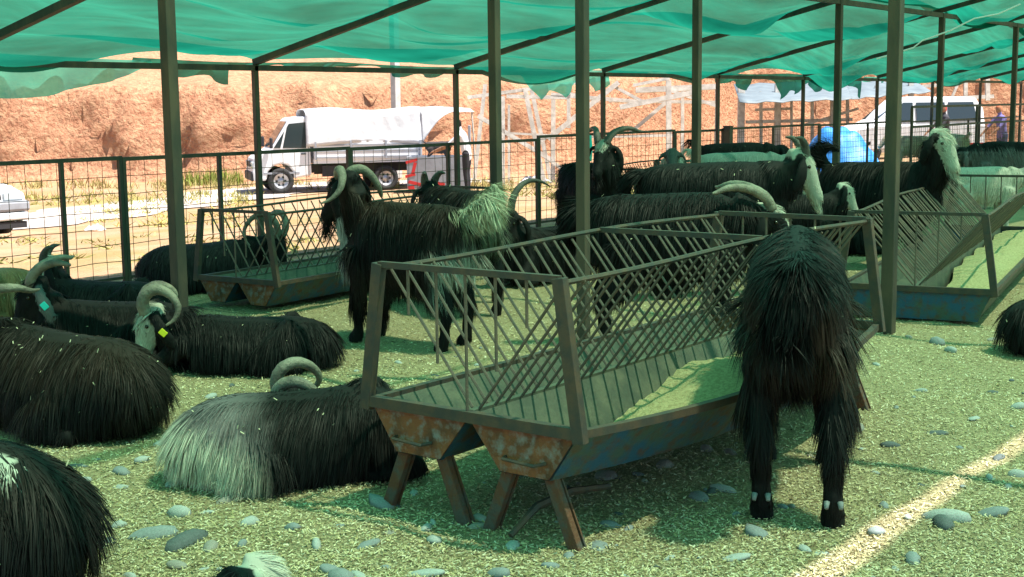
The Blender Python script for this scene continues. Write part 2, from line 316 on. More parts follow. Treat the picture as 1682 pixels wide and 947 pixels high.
u = fence_u(1187); e = empty('gate_post', (u, FV-.10, 0), 0, 'thick dark steel gate post standing in the fence line', 'post'); part(MB().bar((u, FV-.10, 0), (u, FV-.10, 1.2), .11), 'shaft', POSTM, e); part(MB().box((u, FV-.10, 1.208), (.13, .13, .016)), 'cap', POSTM, e)
e = empty('pen_panel', (22., 8.3, 0), 0, 'tall two-rail pen panel with fine mesh in front of the van', 'fence')
ua, ub = fence_u(1497, 8.3), fence_u(1760, 8.3)
for z in (1.47, 1.13, .1): part(MB().bar((ua, 8.3, z), (ub, 8.3, z), .04), 'rail', POSTM, e)
for u in np.linspace(ua, ub, 4): part(MB().bar((u, 8.3, 0), (u, 8.3, 1.45), .04), 'post', POSTM, e)
w = MB()
for u in np.arange(ua, ub, .1): w.tube([(u, 8.31, .1), (u, 8.31, 1.13)], .0028, 4, False)
for z in np.arange(.2, 1.1, .12): w.tube([(ua, 8.315, z), (ub, 8.315, z)], .0028, 4, False)
part(w, 'wire_mesh', WIRE, e, kind='stuff')
# ---------------------------------------------------------------- feeders
def local_mesh(mb, name, m, parent, warp=None, **k):
    if warp: mb.v = [warp(*p) for p in mb.v]
    return mb.build(name, m, parent, **k)
def feeder(label, origin, ang, length, bulge=0., mid=None, end_mat=RUST, side_mat=BLUEP, feed=None, flat_end=False, W=.49, nbar=.085, handles=False, legs=True):
    # local frame: x along, y across (+ left), z up; twin V troughs under a V shaped hay rack
    e = empty('hay_feeder', origin, ang, label, 'feeder', 'hay feeders in the pen'); Lx = length
    RZ, TZ, BZ, DZ = .44, .985, .255, .455; TW = W-.065
    def warp(x, y, z):
        t = min(max(x/Lx, 0), 1); s = 4*t*(1-t)
        if y < -.25 and z < .6: y -= bulge*s; z -= bulge*.12*s
        return (x, y, z)
    X = np.linspace(0, Lx, 15)
    def strip(sec, th=.006):                            # thin folded sheet along x
        sec = np.asarray(sec, float); d = nrm(np.gradient(sec, axis=0)); n = np.stack([-d[:, 1], d[:, 0]], 1)*th; mb = MB()
        loop = np.concatenate([sec, (sec+n)[::-1]]); m_ = len(loop)
        V = [(x, y, z) for x in X for y, z in loop]; k = len(X)
        return mb.add(V, [(i*m_+j, i*m_+(j+1) % m_, (i+1)*m_+(j+1) % m_, (i+1)*m_+j) for i in range(k-1) for j in range(m_)])
    for s in (1, -1):
        yo, yi = s*W, s*.012; b0, b1 = s*(W-.125), s*.145
        if flat_end: b0, b1 = s*(W-.09), s*.03
        tr = local_mesh(strip([(yo, RZ), (b0, BZ)] if s > 0 else [(b0, BZ), (yo, RZ)]), 'trough_side', side_mat, e, warp)
        local_mesh(strip([(yo*.985, RZ-.004), (b0*.985, BZ+.006), (b1, BZ+.006), (yi, DZ-.004)] if s < 0 else [(yi, DZ-.004), (b1, BZ+.006), (b0*.985, BZ+.006), (yo*.985, RZ-.004)], .004), 'trough_lining', GALV, e, warp)
        local_mesh(strip([(b0, BZ-.001), (b1, BZ-.001), (yi, DZ-.012)] if s > 0 else [(yi, DZ-.012), (b1, BZ-.001), (b0, BZ-.001)], .004), 'trough_underside', side_mat, e, warp)
        mb = MB(); P_ = [(x, s*(W+.004), RZ) for x in X]
        for a, b in zip(P_[:-1], P_[1:]): mb.bar(a, b, .032, .03)
        local_mesh(mb, 'rim', STEEL, e, warp)
        if not flat_end:
            for x in (-.004, Lx+.004): local_mesh(MB().add([(x+q, y, z) for q in (-.004, .004) for y, z in ((yo, RZ), (b0, BZ), (b1, BZ), (yi, DZ-.03))], [(0, 1, 2, 3), (7, 6, 5, 4), (0, 4, 5, 1), (1, 5, 6, 2), (2, 6, 7, 3), (3, 7, 4, 0)]), 'end_plate', end_mat, e)
        for x in (0.035, Lx-.035) if legs else ():
            for (ya, yb) in ((s*(W-.15), s*(W-.03)), (s*.17, s*.055)):
                if flat_end and abs(ya) < .2: continue
                local_mesh(MB().bar((x, ya, BZ+.02), (x, yb, -.015), .05, .032, (1, 0, 0)), 'leg', RUSTLEG, e, bevel=.004)
                local_mesh(MB().bar((x+.03, ya, BZ+.015), (x+.03, yb, -.012), .008, .05, (0, 1, 0)), 'leg_flange', RUSTLEG, e)
    local_mesh(MB().bar((0, 0, DZ+.004), (Lx, 0, DZ+.004), .03, .012), 'ridge', GALV, e)
    if flat_end:
        for x in (-.006, Lx+.006): local_mesh(MB().add([(x+q, y, z) for q in (-.004, .004) for y, z in ((W, RZ), (W-.09, BZ-.03), (-W+.09, BZ-.03), (-W, RZ))], [(0, 1, 2, 3), (7, 6, 5, 4), (0, 4, 5, 1), (1, 5, 6, 2), (2, 6, 7, 3), (3, 7, 4, 0)]), 'end_plate', end_mat, e)
    for x in (-.012, Lx+.012): local_mesh(MB().bar((x, -W-.012, RZ+.004), (x, W+.012, RZ+.004), .036, .042), 'end_rim', STEEL, e)
    # rack
    sag = lambda x: -.012*math.sin(x*2.1+1)
    for s in (1, -1):
        local_mesh(MB().tube([(x, s*TW, TZ+sag(x)) for x in np.linspace(-.012, Lx+.012, 12)], .011, 6), 'rack_rail', STEEL, e)
        for x in (-.014, Lx+.014): local_mesh(MB().bar((x, s*TW, TZ+.01), (x, s*(W+.02), RZ-.03), .05, .036, (1, 0, 0)), 'end_post', STEEL, e, bevel=.003)
        bm = MB().tube([(0, s*TW, TZ-.01), (0, s*.02, DZ+.01)], .0062, 5).mesh('bar')
        nb = int(Lx/nbar)
        for i in range(nb): o = link(bm, 'bar', RACK, e); o.location = ((i+.5)*Lx/nb+rng.normal()*.004, 0, 0); o.rotation_euler = (rng.normal()*.006, 0, rng.normal()*.02)
    for x in [-.012, Lx+.012]+([mid] if mid else []): local_mesh(MB().bar((x, -TW, TZ+(.006 if x != mid else .012)), (x, TW, TZ+(.006 if x != mid else .012)), .026, .024), 'cross_rail', STEEL, e)
    for x in (-.012, Lx+.012):
        for y in np.linspace(-TW*.66, TW*.66, 5):
            zb = DZ+(TZ-DZ)*abs(y)/TW; local_mesh(MB().tube([(x, y, TZ), (x, y, zb)], .0065, 5), 'end_bar', RACK, e)
    if handles:
        for y in (-.265, .27): local_mesh(MB().tube([(-.01, y+.09, .315), (-.05, y+.075, .318), (-.055, y-.07, .312), (-.01, y-.09, .315)], .007, 6), 'handle', STEEL, e)
    if feed:
        y0, y1, xa, xb, zz = feed; U = np.linspace(xa, xb, 40); V = np.linspace(0, 1, 12); P_ = np.zeros((40, 12, 3)); b0, b1 = (-W+.125, -.145)
        for i, x in enumerate(U):
            ramp_ = min(1., max(0., (x-xa)/(.35*(xb-xa)))); zt = BZ+.015+(zz-BZ)*ramp_*(1+.12*math.sin(x*9))
            tz = (zt-BZ)/(RZ-BZ); yl = (W-.125)+tz*.12; yr = .145-tz*.12
            for j, t in enumerate(V): P_[i, j] = warp(x, (y0*(yl+(yr-yl)*t)), zt+.03*math.sin(t*math.pi)*ramp_+rng.normal()*.004)
        grid_obj('feed', P_, FEED, kind='stuff', parent=e)
    return e
f1 = feeder('large rusty twin-trough hay feeder with V rack between the lying and standing goats', (3.835, 3.075, 0), 0, 2.75, bulge=.16, mid=1.56, feed=(-1, 0, .75, 2.7, .365), handles=True)
MB().tube([(-.02, -.20, .02), (.12, -.22, .10), (.30, -.25, .12), (.5, -.30, .10)], [.012, .016, .016, .012], 6).build('strap', STEEL, f1)
pr = G(1503, 472, .25)
f2 = feeder('blue and rust ended hay feeder beside the thick post with white goat behind', (pr[0], pr[1], -.20), HEAD-math.radians(26.5), 5.0, end_mat=BLUEP, side_mat=GALV, flat_end=True, W=.53, nbar=.085, feed=(-1, 0, .1, 4.9, .40), legs=False)
pl = G(390, 458, .25)
f3 = feeder('blue and rusty hay feeder standing along the fence with goat lying behind it', (pl[0], pl[1], -.20), HEAD-math.radians(33), 3.2, W=.42, nbar=.12, legs=False)
pm = G(1003, 352, .28)
f4 = feeder('bent hay feeder far back beside goat with white forelock', (pm[0], pm[1], -.17), HEAD-math.radians(26), 2.4, W=.36, nbar=.09, legs=False)
# ---------------------------------------------------------------- goats
def cat_rom(P, n):
    P = np.asarray(P, float); m = len(P)
    if m < 3: return np.stack([np.interp(np.linspace(0, m-1, n), np.arange(m), P[:, k]) for k in range(P.shape[1])], 1)
    Q = np.vstack([2*P[0]-P[1], P, 2*P[-1]-P[-2]]); out = []
    for t in np.linspace(0, m-1, n):
        i = min(int(t), m-2); x = t-i; a, b, c, d = Q[i:i+4]
        out.append(.5*(2*b+(c-a)*x+(2*a-5*b+4*c-d)*x*x+(3*b-a-3*c+d)*x**3))
    return np.array(out)
def loft(mb, P, n=12, sub=4, ref=(0, 1, 0)):            # rows: x y z a b (a along ref side, b the other way)
    Q = cat_rom(P, (len(P)-1)*sub+1); pts = Q[:, :3]; T = nrm(np.gradient(pts, axis=0)); V = []; m = len(Q)
    pts0 = pts.copy()
    for i in range(m):
        r = np.asarray(ref, float)
        if abs(T[i]@r) > .93: r = np.array([1., 0, 0]) if abs(ref[0]) < .5 else np.array([0, 0, 1.])
        X = nrm(r-T[i]*(T[i]@r)); Y = np.cross(T[i], X)
        for k in range(n):
            a = 2*math.pi*k/n; V.append(pts[i]+max(Q[i, 3], .004)*math.cos(a)*X+max(Q[i, 4], .004)*math.sin(a)*Y)
    F = [(i*n+k, i*n+(k+1) % n, (i+1)*n+(k+1) % n, (i+1)*n+k) for i in range(m-1) for k in range(n)]+[tuple(range(n))[::-1], tuple((m-1)*n+k for k in range(n))]
    mb.add(V, F); return Q
def remesh(mb, voxel, it=5, name='body'):
    o = bpy.data.objects.new('tmp', mb.mesh('tmp')); COL.objects.link(o)
    r = o.modifiers.new('r', 'REMESH'); r.mode = 'VOXEL'; r.voxel_size = voxel; r.use_smooth_shade = True
    s = o.modifiers.new('s', 'SMOOTH'); s.factor = .5; s.iterations = it
    bpy.context.view_layer.update(); dg = bpy.context.evaluated_depsgraph_get()
    me = bpy.data.meshes.new_from_object(o.evaluated_get(dg)); me.name = name
    old = o.data; bpy.data.objects.remove(o); bpy.data.meshes.remove(old); return me
TORSO_STAND = [(-.56, 0, .80, .06, .08), (-.50, 0, .79, .13, .15), (-.38, 0, .755, .185, .205), (-.2, 0, .72, .20, .235), (.03, 0, .705, .215, .255), (.22, 0, .705, .195, .255), (.36, 0, .72, .155, .23), (.46, 0, .75, .10, .16), (.5, 0, .76, .05, .08)]
TORSO_LIE = [(-.58, 0, .16, .10, .10), (-.50, 0, .22, .19, .19), (-.36, 0, .24, .26, .24), (-.15, 0, .24, .275, .245), (.08, 0, .25, .26, .25), (.26, 0, .28, .21, .245), (.38, 0, .31, .155, .20), (.46, 0, .34, .09, .12)]
HORNS = {'curl': [(0, .04, .05), (-.05, .065, .13), (-.14, .09, .165), (-.23, .115, .12), (-.265, .14, .01), (-.23, .17, -.10), (-.14, .195, -.14), (-.06, .22, -.12)],
         'scim': [(0, .035, .05), (-.06, .055, .16), (-.16, .09, .225), (-.28, .14, .22), (-.38, .20, .15), (-.44, .25, .06)],
         'wide': [(0, .04, .05), (-.03, .10, .14), (-.09, .20, .20), (-.13, .31, .18), (-.13, .40, .08), (-.09, .47, -.02), (.0, .54, -.06)],
         'flat': [(0, .04, .05), (-.08, .07, .10), (-.2, .12, .10), (-.3, .19, .06), (-.36, .26, .0), (-.38, .34, -.01)],
         'droop': [(0, .04, .05), (-.05, .08, .08), (-.11, .13, .06), (-.14, .18, -.02), (-.12, .24, -.11), (-.06, .31, -.16), (.0, .38, -.17)],
         'nub': [(0, .035, .05), (-.05, .05, .10), (-.11, .07, .12), (-.16, .09, .10)]}
def goat(label, pos, phi, scale=1., pose='stand', head=None, yaw=0., pitch=20., roll=0., horns='scim', horn_mat=None, horn_r=.033, horn_s=1., colour=None, n=6000, flen=1., tag_mat=None, tail='up', tucked=True, cat='goat', voxel=.017, legs=None, seed=0, name='goat', ears=True, wid=.0036, tagside=1, squash=1., slim=.86, belly=1., debris=.004, dew=False):
    r = RS(seed+100)
    root = empty(name, (pos[0], pos[1], pos[2] if len(pos) > 2 else 0.), hd(phi), label, cat, 'goats in the pen'); root.scale = (scale,)*3
    mb = MB(); S = []                                     # S: spine samples with region
    def ch(P, reg, nn=12, sub=4, ref=(0, 1, 0)):
        Q = loft(mb, P, nn, sub, ref); S.append((Q[:, :3], np.full(len(Q), reg), Q[:, 3]))
    lie = pose == 'lie'
    T = [(x, y, z*squash, a, b*squash) for x, y, z, a, b in TORSO_LIE] if lie else [(x, y, z, a*slim, b) for x, y, z, a, b in TORSO_STAND]; ch(T, 0, 20, 4)
    if head is None: head = (.66, 0, .70) if lie else (.66, 0, 1.14)
    H = np.array(head, float); nb = np.array([.34, 0, .38*squash]) if lie else np.array([.36, 0, .80]); mid = (nb+H)/2+np.array([.04, 0, -.04])
    Rh = rotz(math.radians(yaw))@roty(math.radians(pitch))@rotx(math.radians(roll)); hb = H+Rh@np.array([-.06, 0, -.045])
    ch([(*nb, .14, .17), (*((nb+mid)/2), .125, .15), (*mid, .105, .125), (*((mid+hb)/2), .092, .105), (*hb, .08, .095)], 1, 14, 3)
    hc = np.array([(-.075, 0, -.045, .075, .085), (-.02, 0, -.015, .084, .098), (.06, 0, -.03, .075, .09), (.13, 0, -.065, .060, .075), (.20, 0, -.105, .050, .060), (.265, 0, -.14, .046, .052), (.295, 0, -.155, .03, .034)])*1.0
    hq = np.hstack([hc[:, :3]@Rh.T+H, hc[:, 3:]]); ch(hq, 2, 14, 3, tuple(Rh@np.array([0, 1., 0])))
    if ears:
        for s in (1, -1):
            ec = np.array([(-.03, .065*s, .0, .02, .028), (-.03, .125*s, -.01, .017, .040), (-.005, .165*s, -.08, .016, .05), (.02, .165*s, -.17, .016, .045), (.035, .155*s, -.235, .013, .02)])
            ch(np.hstack([ec[:, :3]@Rh.T+H, ec[:, 3:]]), 6, 8, 3, tuple(Rh@np.array([0, 1., .25])))
    lg = legs or {}
    if not lie:
        for i, (s, fr) in enumerate(((1, 1), (-1, 1), (1, 0), (-1, 0))):
            dx, dy = lg.get(i, (0, 0)); y = s*.115
            if fr: C = [(.30, y, .66, .085, .12), (.28, y*1.08, .50, .062, .075), (.30+dx*.5, y*1.1+dy*.5, .30, .042, .045), (.30+dx*.8, y*1.1+dy*.8, .17, .032, .034), (.30+dx, y*1.1+dy, .075, .036, .037), (.325+dx, y*1.1+dy, .035, .042, .050), (.33+dx, y*1.1+dy, -.004, .046, .056)]
            else: C = [(-.36, y*slim, .68, .13*slim, .17), (-.32, y*1.15*slim, .53, .095*slim, .13), (-.38+dx*.3, y*1.15+dy*.3, .42, .06, .075), (-.45+dx*.6, y*1.1+dy*.6, .31, .042, .048), (-.44+dx*.85, y*1.1+dy*.85, .17, .034, .036), (-.43+dx, y*1.1+dy, .075, .037, .038), (-.405+dx, y*1.1+dy, .035, .043, .05), (-.40+dx, y*1.1+dy, -.004, .047, .056)]
            a = np.array(C); ch(C[:3], 3, 12, 4); ch(C[2:], 4, 12, 4)
    else:
        for s in (1, -1):
            ch([(-.36, s*.14, .22, .12, .16), (-.24, s*.24, .17, .09, .12), (-.10, s*.28, .12, .06, .08)], 3)
            ch([(-.10, s*.28, .10, .05, .06), (-.28, s*.31, .06, .035, .045), (-.40, s*.30, .045, .035, .04), (-.14, s*.32, .035, .03, .032)], 4)
            if lg.get('out') and s == lg['out']:
                ch([(.34, s*.12, .22, .08, .1), (.50, s*.13, .12, .05, .055), (.62, s*.15, .06, .036, .036), (.80, s*.17, .04, .03, .03), (.90, s*.18, .035, .036, .036)], 4)
            else:
                ch([(.30, s*.13, .22, .08, .11), (.42, s*.15, .12, .055, .065), (.52, s*.15, .06, .042, .045), (.40, s*.16, .04, .034, .034), (.26, s*.16, .035, .036, .036)], 4)
    if lie: tail = None
    tz = .36*squash if lie else .90; tx = -.55
    if tail == 'up': ch([(tx+.05, 0, tz-.04, .04, .05), (tx-.06, 0, tz+.05, .035, .035), (tx-.14, 0, tz+.10, .028, .028), (tx-.20, 0, tz+.06, .015, .015)], 5, 8, 3)
    elif tail == 'curl': ch([(tx+.05, 0, tz, .04, .05), (tx+.01, .0, tz+.12, .035, .035), (tx+.09, 0, tz+.18, .028, .028), (tx+.17, 0, tz+.15, .02, .02)], 5, 8, 3)
    elif tail == 'down': ch([(tx+.05, 0, tz-.04, .05, .05), (tx-.04, 0, tz-.02, .055, .045), (tx-.09, .02, tz-.10, .06, .035), (tx-.085, .05, tz-.22, .04, .025)], 5, 8, 3)
    me = remesh(mb, voxel, 4)
    nv = len(me.vertices); Vv = np.empty(nv*3, np.float32); me.vertices.foreach_get('co', Vv); Vv = Vv.reshape(-1, 3).astype(float)
    SP = np.vstack([s[0] for s in S]); SR = np.concatenate([s[1] for s in S]); SA = np.concatenate([s[2] for s in S])
    def region(p):
        out = np.empty(len(p), int)
        for i in range(0, len(p), 4000):
            d = ((p[i:i+4000, None]-SP[None])**2).sum(-1)**.5-SA[None]*.9; out[i:i+4000] = SR[d.argmin(1)]
        return out
    def base_col(reg, p, rr): 
        hp = (p-H)@Rh; return colour(reg, p, hp, rr)
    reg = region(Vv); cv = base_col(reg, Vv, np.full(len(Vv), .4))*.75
    at = me.color_attributes.new('Col', 'FLOAT_COLOR', 'POINT'); c4 = np.ones((nv, 4), np.float32); c4[:, :3] = cv; at.data.foreach_set('color', c4.ravel())
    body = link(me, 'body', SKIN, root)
    # coat: hanging tapered locks
    me.calc_loop_triangles(); nt = len(me.loop_triangles); ti = np.empty(nt*3, np.int32); me.loop_triangles.foreach_get('vertices', ti); ti = ti.reshape(-1, 3)
    A, B, C_ = Vv[ti[:, 0]], Vv[ti[:, 1]], Vv[ti[:, 2]]; cr = np.cross(B-A, C_-A); ar = np.linalg.norm(cr, axis=1); fn = nrm(cr)
    cen = (A+B+C_)/3; rg = region(cen); wt = ar*np.array([1., 1., .75, 1., .55, 2.2, .5])[rg]*np.where(cen[:, 2] < .04, .1, 1.)
    pk = r.choice(nt, n, p=wt/wt.sum()); a1, a2 = r.rand(n), r.rand(n); fl = a1+a2 > 1; a1[fl] = 1-a1[fl]; a2[fl] = 1-a2[fl]
    p0 = A[pk]+(B-A)[pk]*a1[:, None]+(C_-A)[pk]*a2[:, None]; nn = fn[pk]; rg = rg[pk]; rr = r.rand(n)
    ln = np.array([.15, .14, .035, .15, .045, .17, .03])[rg]*flen*(.65+.6*r.rand(n))
    low = np.clip((.30 if lie else .72)-p0[:, 2], 0, .3)/.3; ln = np.where(rg == 0, ln*(1+.45*low*belly), ln)
    ln = np.where((rg == 4) & (not lie), ln+.09*np.clip((p0[:, 2]-.18)/.12, 0, 1), ln)
    hp = (p0-H)@Rh
    chin = (rg == 2) & (hp[:, 0] > .14) & (hp[:, 2] < -.13); ln = np.where(chin, .16*flen, ln)
    fore = (rg == 2) & (hp[:, 0] < .06) & (hp[:, 2] > .03); ln = np.where(fore, .10*flen, ln)
    hoof = (rg == 4) & (p0[:, 2] < .05); ln = np.where(hoof & (not lie), .012, ln)
    g = np.tile(np.array([-.30 if not lie else -.12, 0, -1.]), (n, 1)); g[:, 1] += np.sign(p0[:, 1])*0
    g[:, 1] += np.tanh(p0[:, 1]/.06+r.normal(size=n)*.7)*.5*(rg == 0)*(nn[:, 2] > .3)
    g[rg == 2] = Rh@np.array([1, 0, -.5]); g[chin] = (0.1, 0, -1); g[rg == 4] = (0, 0, -1); g[rg == 6] = (0, 0, -1); g[rg == 1] = (-.35, 0, -1); g[fore] = Rh@np.array([.8, 0, .1])
    tl = rg == 5; g[tl] = nn[tl]*.5+np.array([-.45, 0, -.5 if tail != 'curl' else .1])
    sw = np.stack([vnoise(p0, seed+1, 5.), vnoise(p0, seed+2, 5.), vnoise(p0, seed+3, 5.)*.4], 1)*.30+r.normal(size=(n, 3))*.09
    g = g+sw; d = g-nn*(g*nn).sum(1)[:, None]; d = nrm(nrm(d)+nn*.07)
    grav = np.where(np.isin(rg, (0, 1, 3)), .55, .15)
    out = nrm(nn*np.array([1, 1, .3]))
    def at_s(s):
        q = p0+d*(ln*s)[:, None]; q[:, 2] -= ln*grav*s*s*.6; return q
    q1, q2, q3 = at_s(.36), at_s(.7), at_s(1.)
    K = max(20, n//16); sd = r.choice(n, K, replace=False); nr = np.empty(n, int)
    kd = KDTree(K)
    for i, j in enumerate(sd): kd.insert(p0[j], i)
    kd.balance(); nr = np.array([kd.find(q)[1] for q in p0])
    cs = sd[nr]; same = (rg == rg[cs])[:, None]
    ck = (.15+.5*r.rand(K)[nr])[:, None]; q3 = np.where(same, q3+(q3[cs]-q3)*ck, q3); q2 = np.where(same, q2+(q2[cs]-q2)*ck*.55, q2)
    for q in (q1, q2, q3): q[:, 2] = np.maximum(q[:, 2], .004+.02*rr)
    wv = nrm(np.cross(d, nn)+nn*r.normal(size=(n, 1))*.45); w = wid*(.6+.8*r.rand(n))*np.where(np.isin(rg, (2, 4, 6)), .8, 1.)
    wx = wv*w[:, None]/2; b = p0-nn*.006
    V = np.stack([b-wx, b+wx, q1-wx, q1+wx, q2-wx*.8, q2+wx*.8, q3], 1).reshape(-1, 3)
    i0 = (np.arange(n)*7)[:, None]; lo = np.concatenate([i0+[0, 1, 3, 2], i0+[2, 3, 5, 4], i0+[4, 5, 6]], 1).ravel()
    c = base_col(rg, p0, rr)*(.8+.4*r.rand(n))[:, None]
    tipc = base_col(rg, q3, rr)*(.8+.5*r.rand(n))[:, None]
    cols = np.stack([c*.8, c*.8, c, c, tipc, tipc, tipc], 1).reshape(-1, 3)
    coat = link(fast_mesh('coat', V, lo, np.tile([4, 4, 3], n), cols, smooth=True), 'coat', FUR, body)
    if debris:                                            # bits of straw caught in the coat
        k = int(n*debris*.5)+4; j = r.choice(np.where(np.isin(rg, (0, 1, 3)))[0], k); bb = q1[j]+nn[j]*.012; dd = nrm(r.normal(size=(k, 3)))*r.uniform(.008, .022, (k, 1)); ss = nrm(np.cross(dd, nn[j]+.01))*.0022
        Vd = np.stack([bb-dd/2-ss, bb-dd/2+ss, bb+dd/2+ss, bb+dd/2-ss], 1).reshape(-1, 3)
        link(fast_mesh('straw_bits', Vd, np.arange(k*4), np.full(k, 4), np.tile([[.55, .50, .34]], (k*4, 1))), 'straw_bits', CHIP, body, 'stuff')
    if horns:
        for s in (1, -1):
            hpnt = np.array(HORNS[horns], float); hpnt = hpnt[0]+(hpnt-hpnt[0])*horn_s; hpnt[:, 1] *= s; P = cat_rom(hpnt, 34)@Rh.T+H; t = np.linspace(0, 1, 34)
            rad = horn_r*(1-t**1.6*.85)*(1+.09*np.abs(np.sin(t*38))+.03*np.sin(t*11+seed)); MB().tube(P, rad, 9).build('horn', horn_mat or HORN, root, smooth=True)
    for s in (1, -1):
        c = Rh@np.array([.055, .073*s, -.005])+H; e = MB(); e.lathe([(.001, -.014), (.010, -.010), (.014, 0), (.010, .010), (.001, .014)], c, 8); e.build('eye', EYE, root, smooth=True)
    if tag_mat:
        c = Rh@np.array([.0, .19*tagside, -.10])+H; MB().box(c, (.040, .006, .05), Rh).build('ear_tag', tag_mat, root, bevel=.004)
    if dew:
        for s in (1, -1):
            dx, dy = lg.get(2 if s > 0 else 3, (0, 0))
            for k in (-1, 1):
                mb2 = MB(); mb2.tube([(-.43+dx-.035, s*.127+dy+k*.022, .10), (-.43+dx-.052, s*.127+dy+k*.024, .082)], [.011, .007], 7); mb2.build('dewclaw', STONES[1], root, smooth=True)
    return root
def lerp(a, b, t): t = np.clip(t, 0, 1)[:, None]; return np.asarray(a)*(1-t)+np.asarray(b)*t
BLK = np.array([.0085, .0082, .0085]); BRN = np.array([.032, .020, .014]); WHT = np.array([.52, .50, .42]); GRY = np.array([.16, .145, .145]); CRM = np.array([.50, .42, .28]); TAN = np.array([.32, .20, .09])
def blackc(brown=.3, white_face=0., extra=None, top=None):
    def f(reg, p, hp, rr):
        c = np.tile(BLK, (len(p), 1)); k = np.clip(brown*(.5+.8*vnoise(p, 5, 4.)), 0, 1)*np.isin(reg, (0, 3, 1)); c = lerp(c, BRN, 0) + (BRN-BLK)*k[:, None]*np.ones((1, 1)) if False else c*(1-k[:, None])+BRN*k[:, None]
        if white_face:
            hw = {.5: .05, 1: .042, 2: .075}[white_face]; lim = -.02-.52*hp[:, 0]+(.03 if white_face < 2 else -.05)
            m = (reg == 2) & (hp[:, 2] > lim) & (np.abs(hp[:, 1]) < hw+.012*np.sin(hp[:, 0]*40)); m |= (reg == 2) & (hp[:, 2] > .04) & (hp[:, 0] < .05); m &= ~((hp[:, 0] > .12) & (white_face == .5)); c[m] = WHT
        if extra is not None: extra(c, reg, p, hp, rr)
        return c
    return f
def plain(col, face=None, legs=None, second=None):
    def f(reg, p, hp, rr):
        c = np.tile(np.asarray(col, float), (len(p), 1))
        if second is not None: k = np.clip(.5+vnoise(p, 9, 3.)*1.2, 0, 1)*(reg == 0); c = c*(1-k[:, None])+np.asarray(second)*k[:, None]
        if face is not None: c[(reg == 2) | (reg == 6)] = face
        if legs is not None: c[reg == 4] = legs
        return c
    return f
NG = 1.7
def N_(n): return int(n*NG)
# lying goats on the left
def ex1(c, reg, p, hp, rr):
    m = (reg == 0) & (np.abs(p[:, 0]+.42-.2*p[:, 1]) < .045) & (p[:, 1] > .04) & (p[:, 2] > .28); c[m] = WHT
goat('black goat with small white flank patch lying at the corner by stones', G(-178, 985), 170, 1.12, 'lie', colour=blackc(.25, extra=ex1), n=N_(16000), seed=1, tail='down', wid=.003)
goat('brown-black goat lying behind the goat with white flank patch, straw caught in coat', G(98, 700), 152, 1.02, 'lie', head=(.60, .0, .50), yaw=20, pitch=25, colour=blackc(.7), n=N_(16000), seed=2, tail='down', horns='flat', horn_s=.75, debris=.010, wid=.003, flen=1.1, squash=.97)
def ex3(c, reg, p, hp, rr):
    k = np.clip((-.14-p[:, 0])/.24+.25*vnoise(p, 3, 6.), 0, 1)*np.isin(reg, (0, 3, 4, 5)); lo = np.clip((.19-.35*(p[:, 0]+.3)-p[:, 2])/.09, 0, 1)
    t = GRY[None]*(1-lo[:, None])+np.array([.55, .52, .42])[None]*lo[:, None]; c[:] = c*(1-k[:, None])+t*k[:, None]
goat('lying goat with grey and cream rump, head turned back on its flank', G(508, 782), 6, .92, 'lie', head=(-.12, .34, .27), yaw=168, pitch=38, roll=-25, colour=blackc(.12, extra=ex3), n=N_(20000), seed=3, tail='down', horns='curl', horn_s=.75, wid=.003, flen=1.15, squash=.84)
goat('lying goat with white face, big curled horns and yellow ear tag', G(402, 606), 186, .92, 'lie', head=(.58, .05, .37), yaw=6, pitch=46, colour=blackc(.08, white_face=2), n=N_(13000), seed=4, horns='curl', horn_r=.042, horn_s=.78, tag_mat=TAGY, tagside=1, legs={'out': 1}, squash=.72)
goat('lying black goat with swept back horn and teal tag on long grey ear', G(175, 585), 184, .98, 'lie', head=(.42, .06, .46), yaw=12, pitch=38, colour=blackc(.15, extra=lambda c, reg, p, hp, rr: c.__setitem__(reg == 6, (.14, .15, .15))), n=N_(11000), seed=5, horns='flat', horn_s=.8, tag_mat=TAGT, tagside=1, squash=.75)
goat('black goat with pale greenish white poll lying nearest the wire fence', G(160, 535), 178, .95, 'lie', head=(.36, .0, .46), yaw=5, pitch=35, colour=blackc(.1, white_face=2), n=N_(8000), seed=6, horns='nub', horn_mat=HORND, squash=.72)
goat('tan goat lying half hidden beside the fence', G(-45, 522), 182, .95, 'lie', head=(.5, .1, .5), colour=plain(TAN, second=CRM*.8), n=N_(5000), seed=7, horns='nub', horn_mat=HORND, squash=.85)
goat('small black and white kid lying low in front of stones', G(250, 1130), 20, .66, 'lie', head=(.50, .1, .40), pitch=40, colour=plain(BLK, face=WHT), n=N_(8000), seed=8, horns=None, squash=.85, tail='down')
goat('black goat with curled pale horn lying behind the rusty left feeder', G(345, 478), 8, .95, 'lie', head=(.62, -.04, .46), yaw=-35, pitch=50, colour=blackc(.2, extra=lambda c, reg, p, hp, rr: c.__setitem__(reg == 0, c[reg == 0]*2.2)), n=N_(8000), seed=9, horns='curl', squash=.92, tail='down')
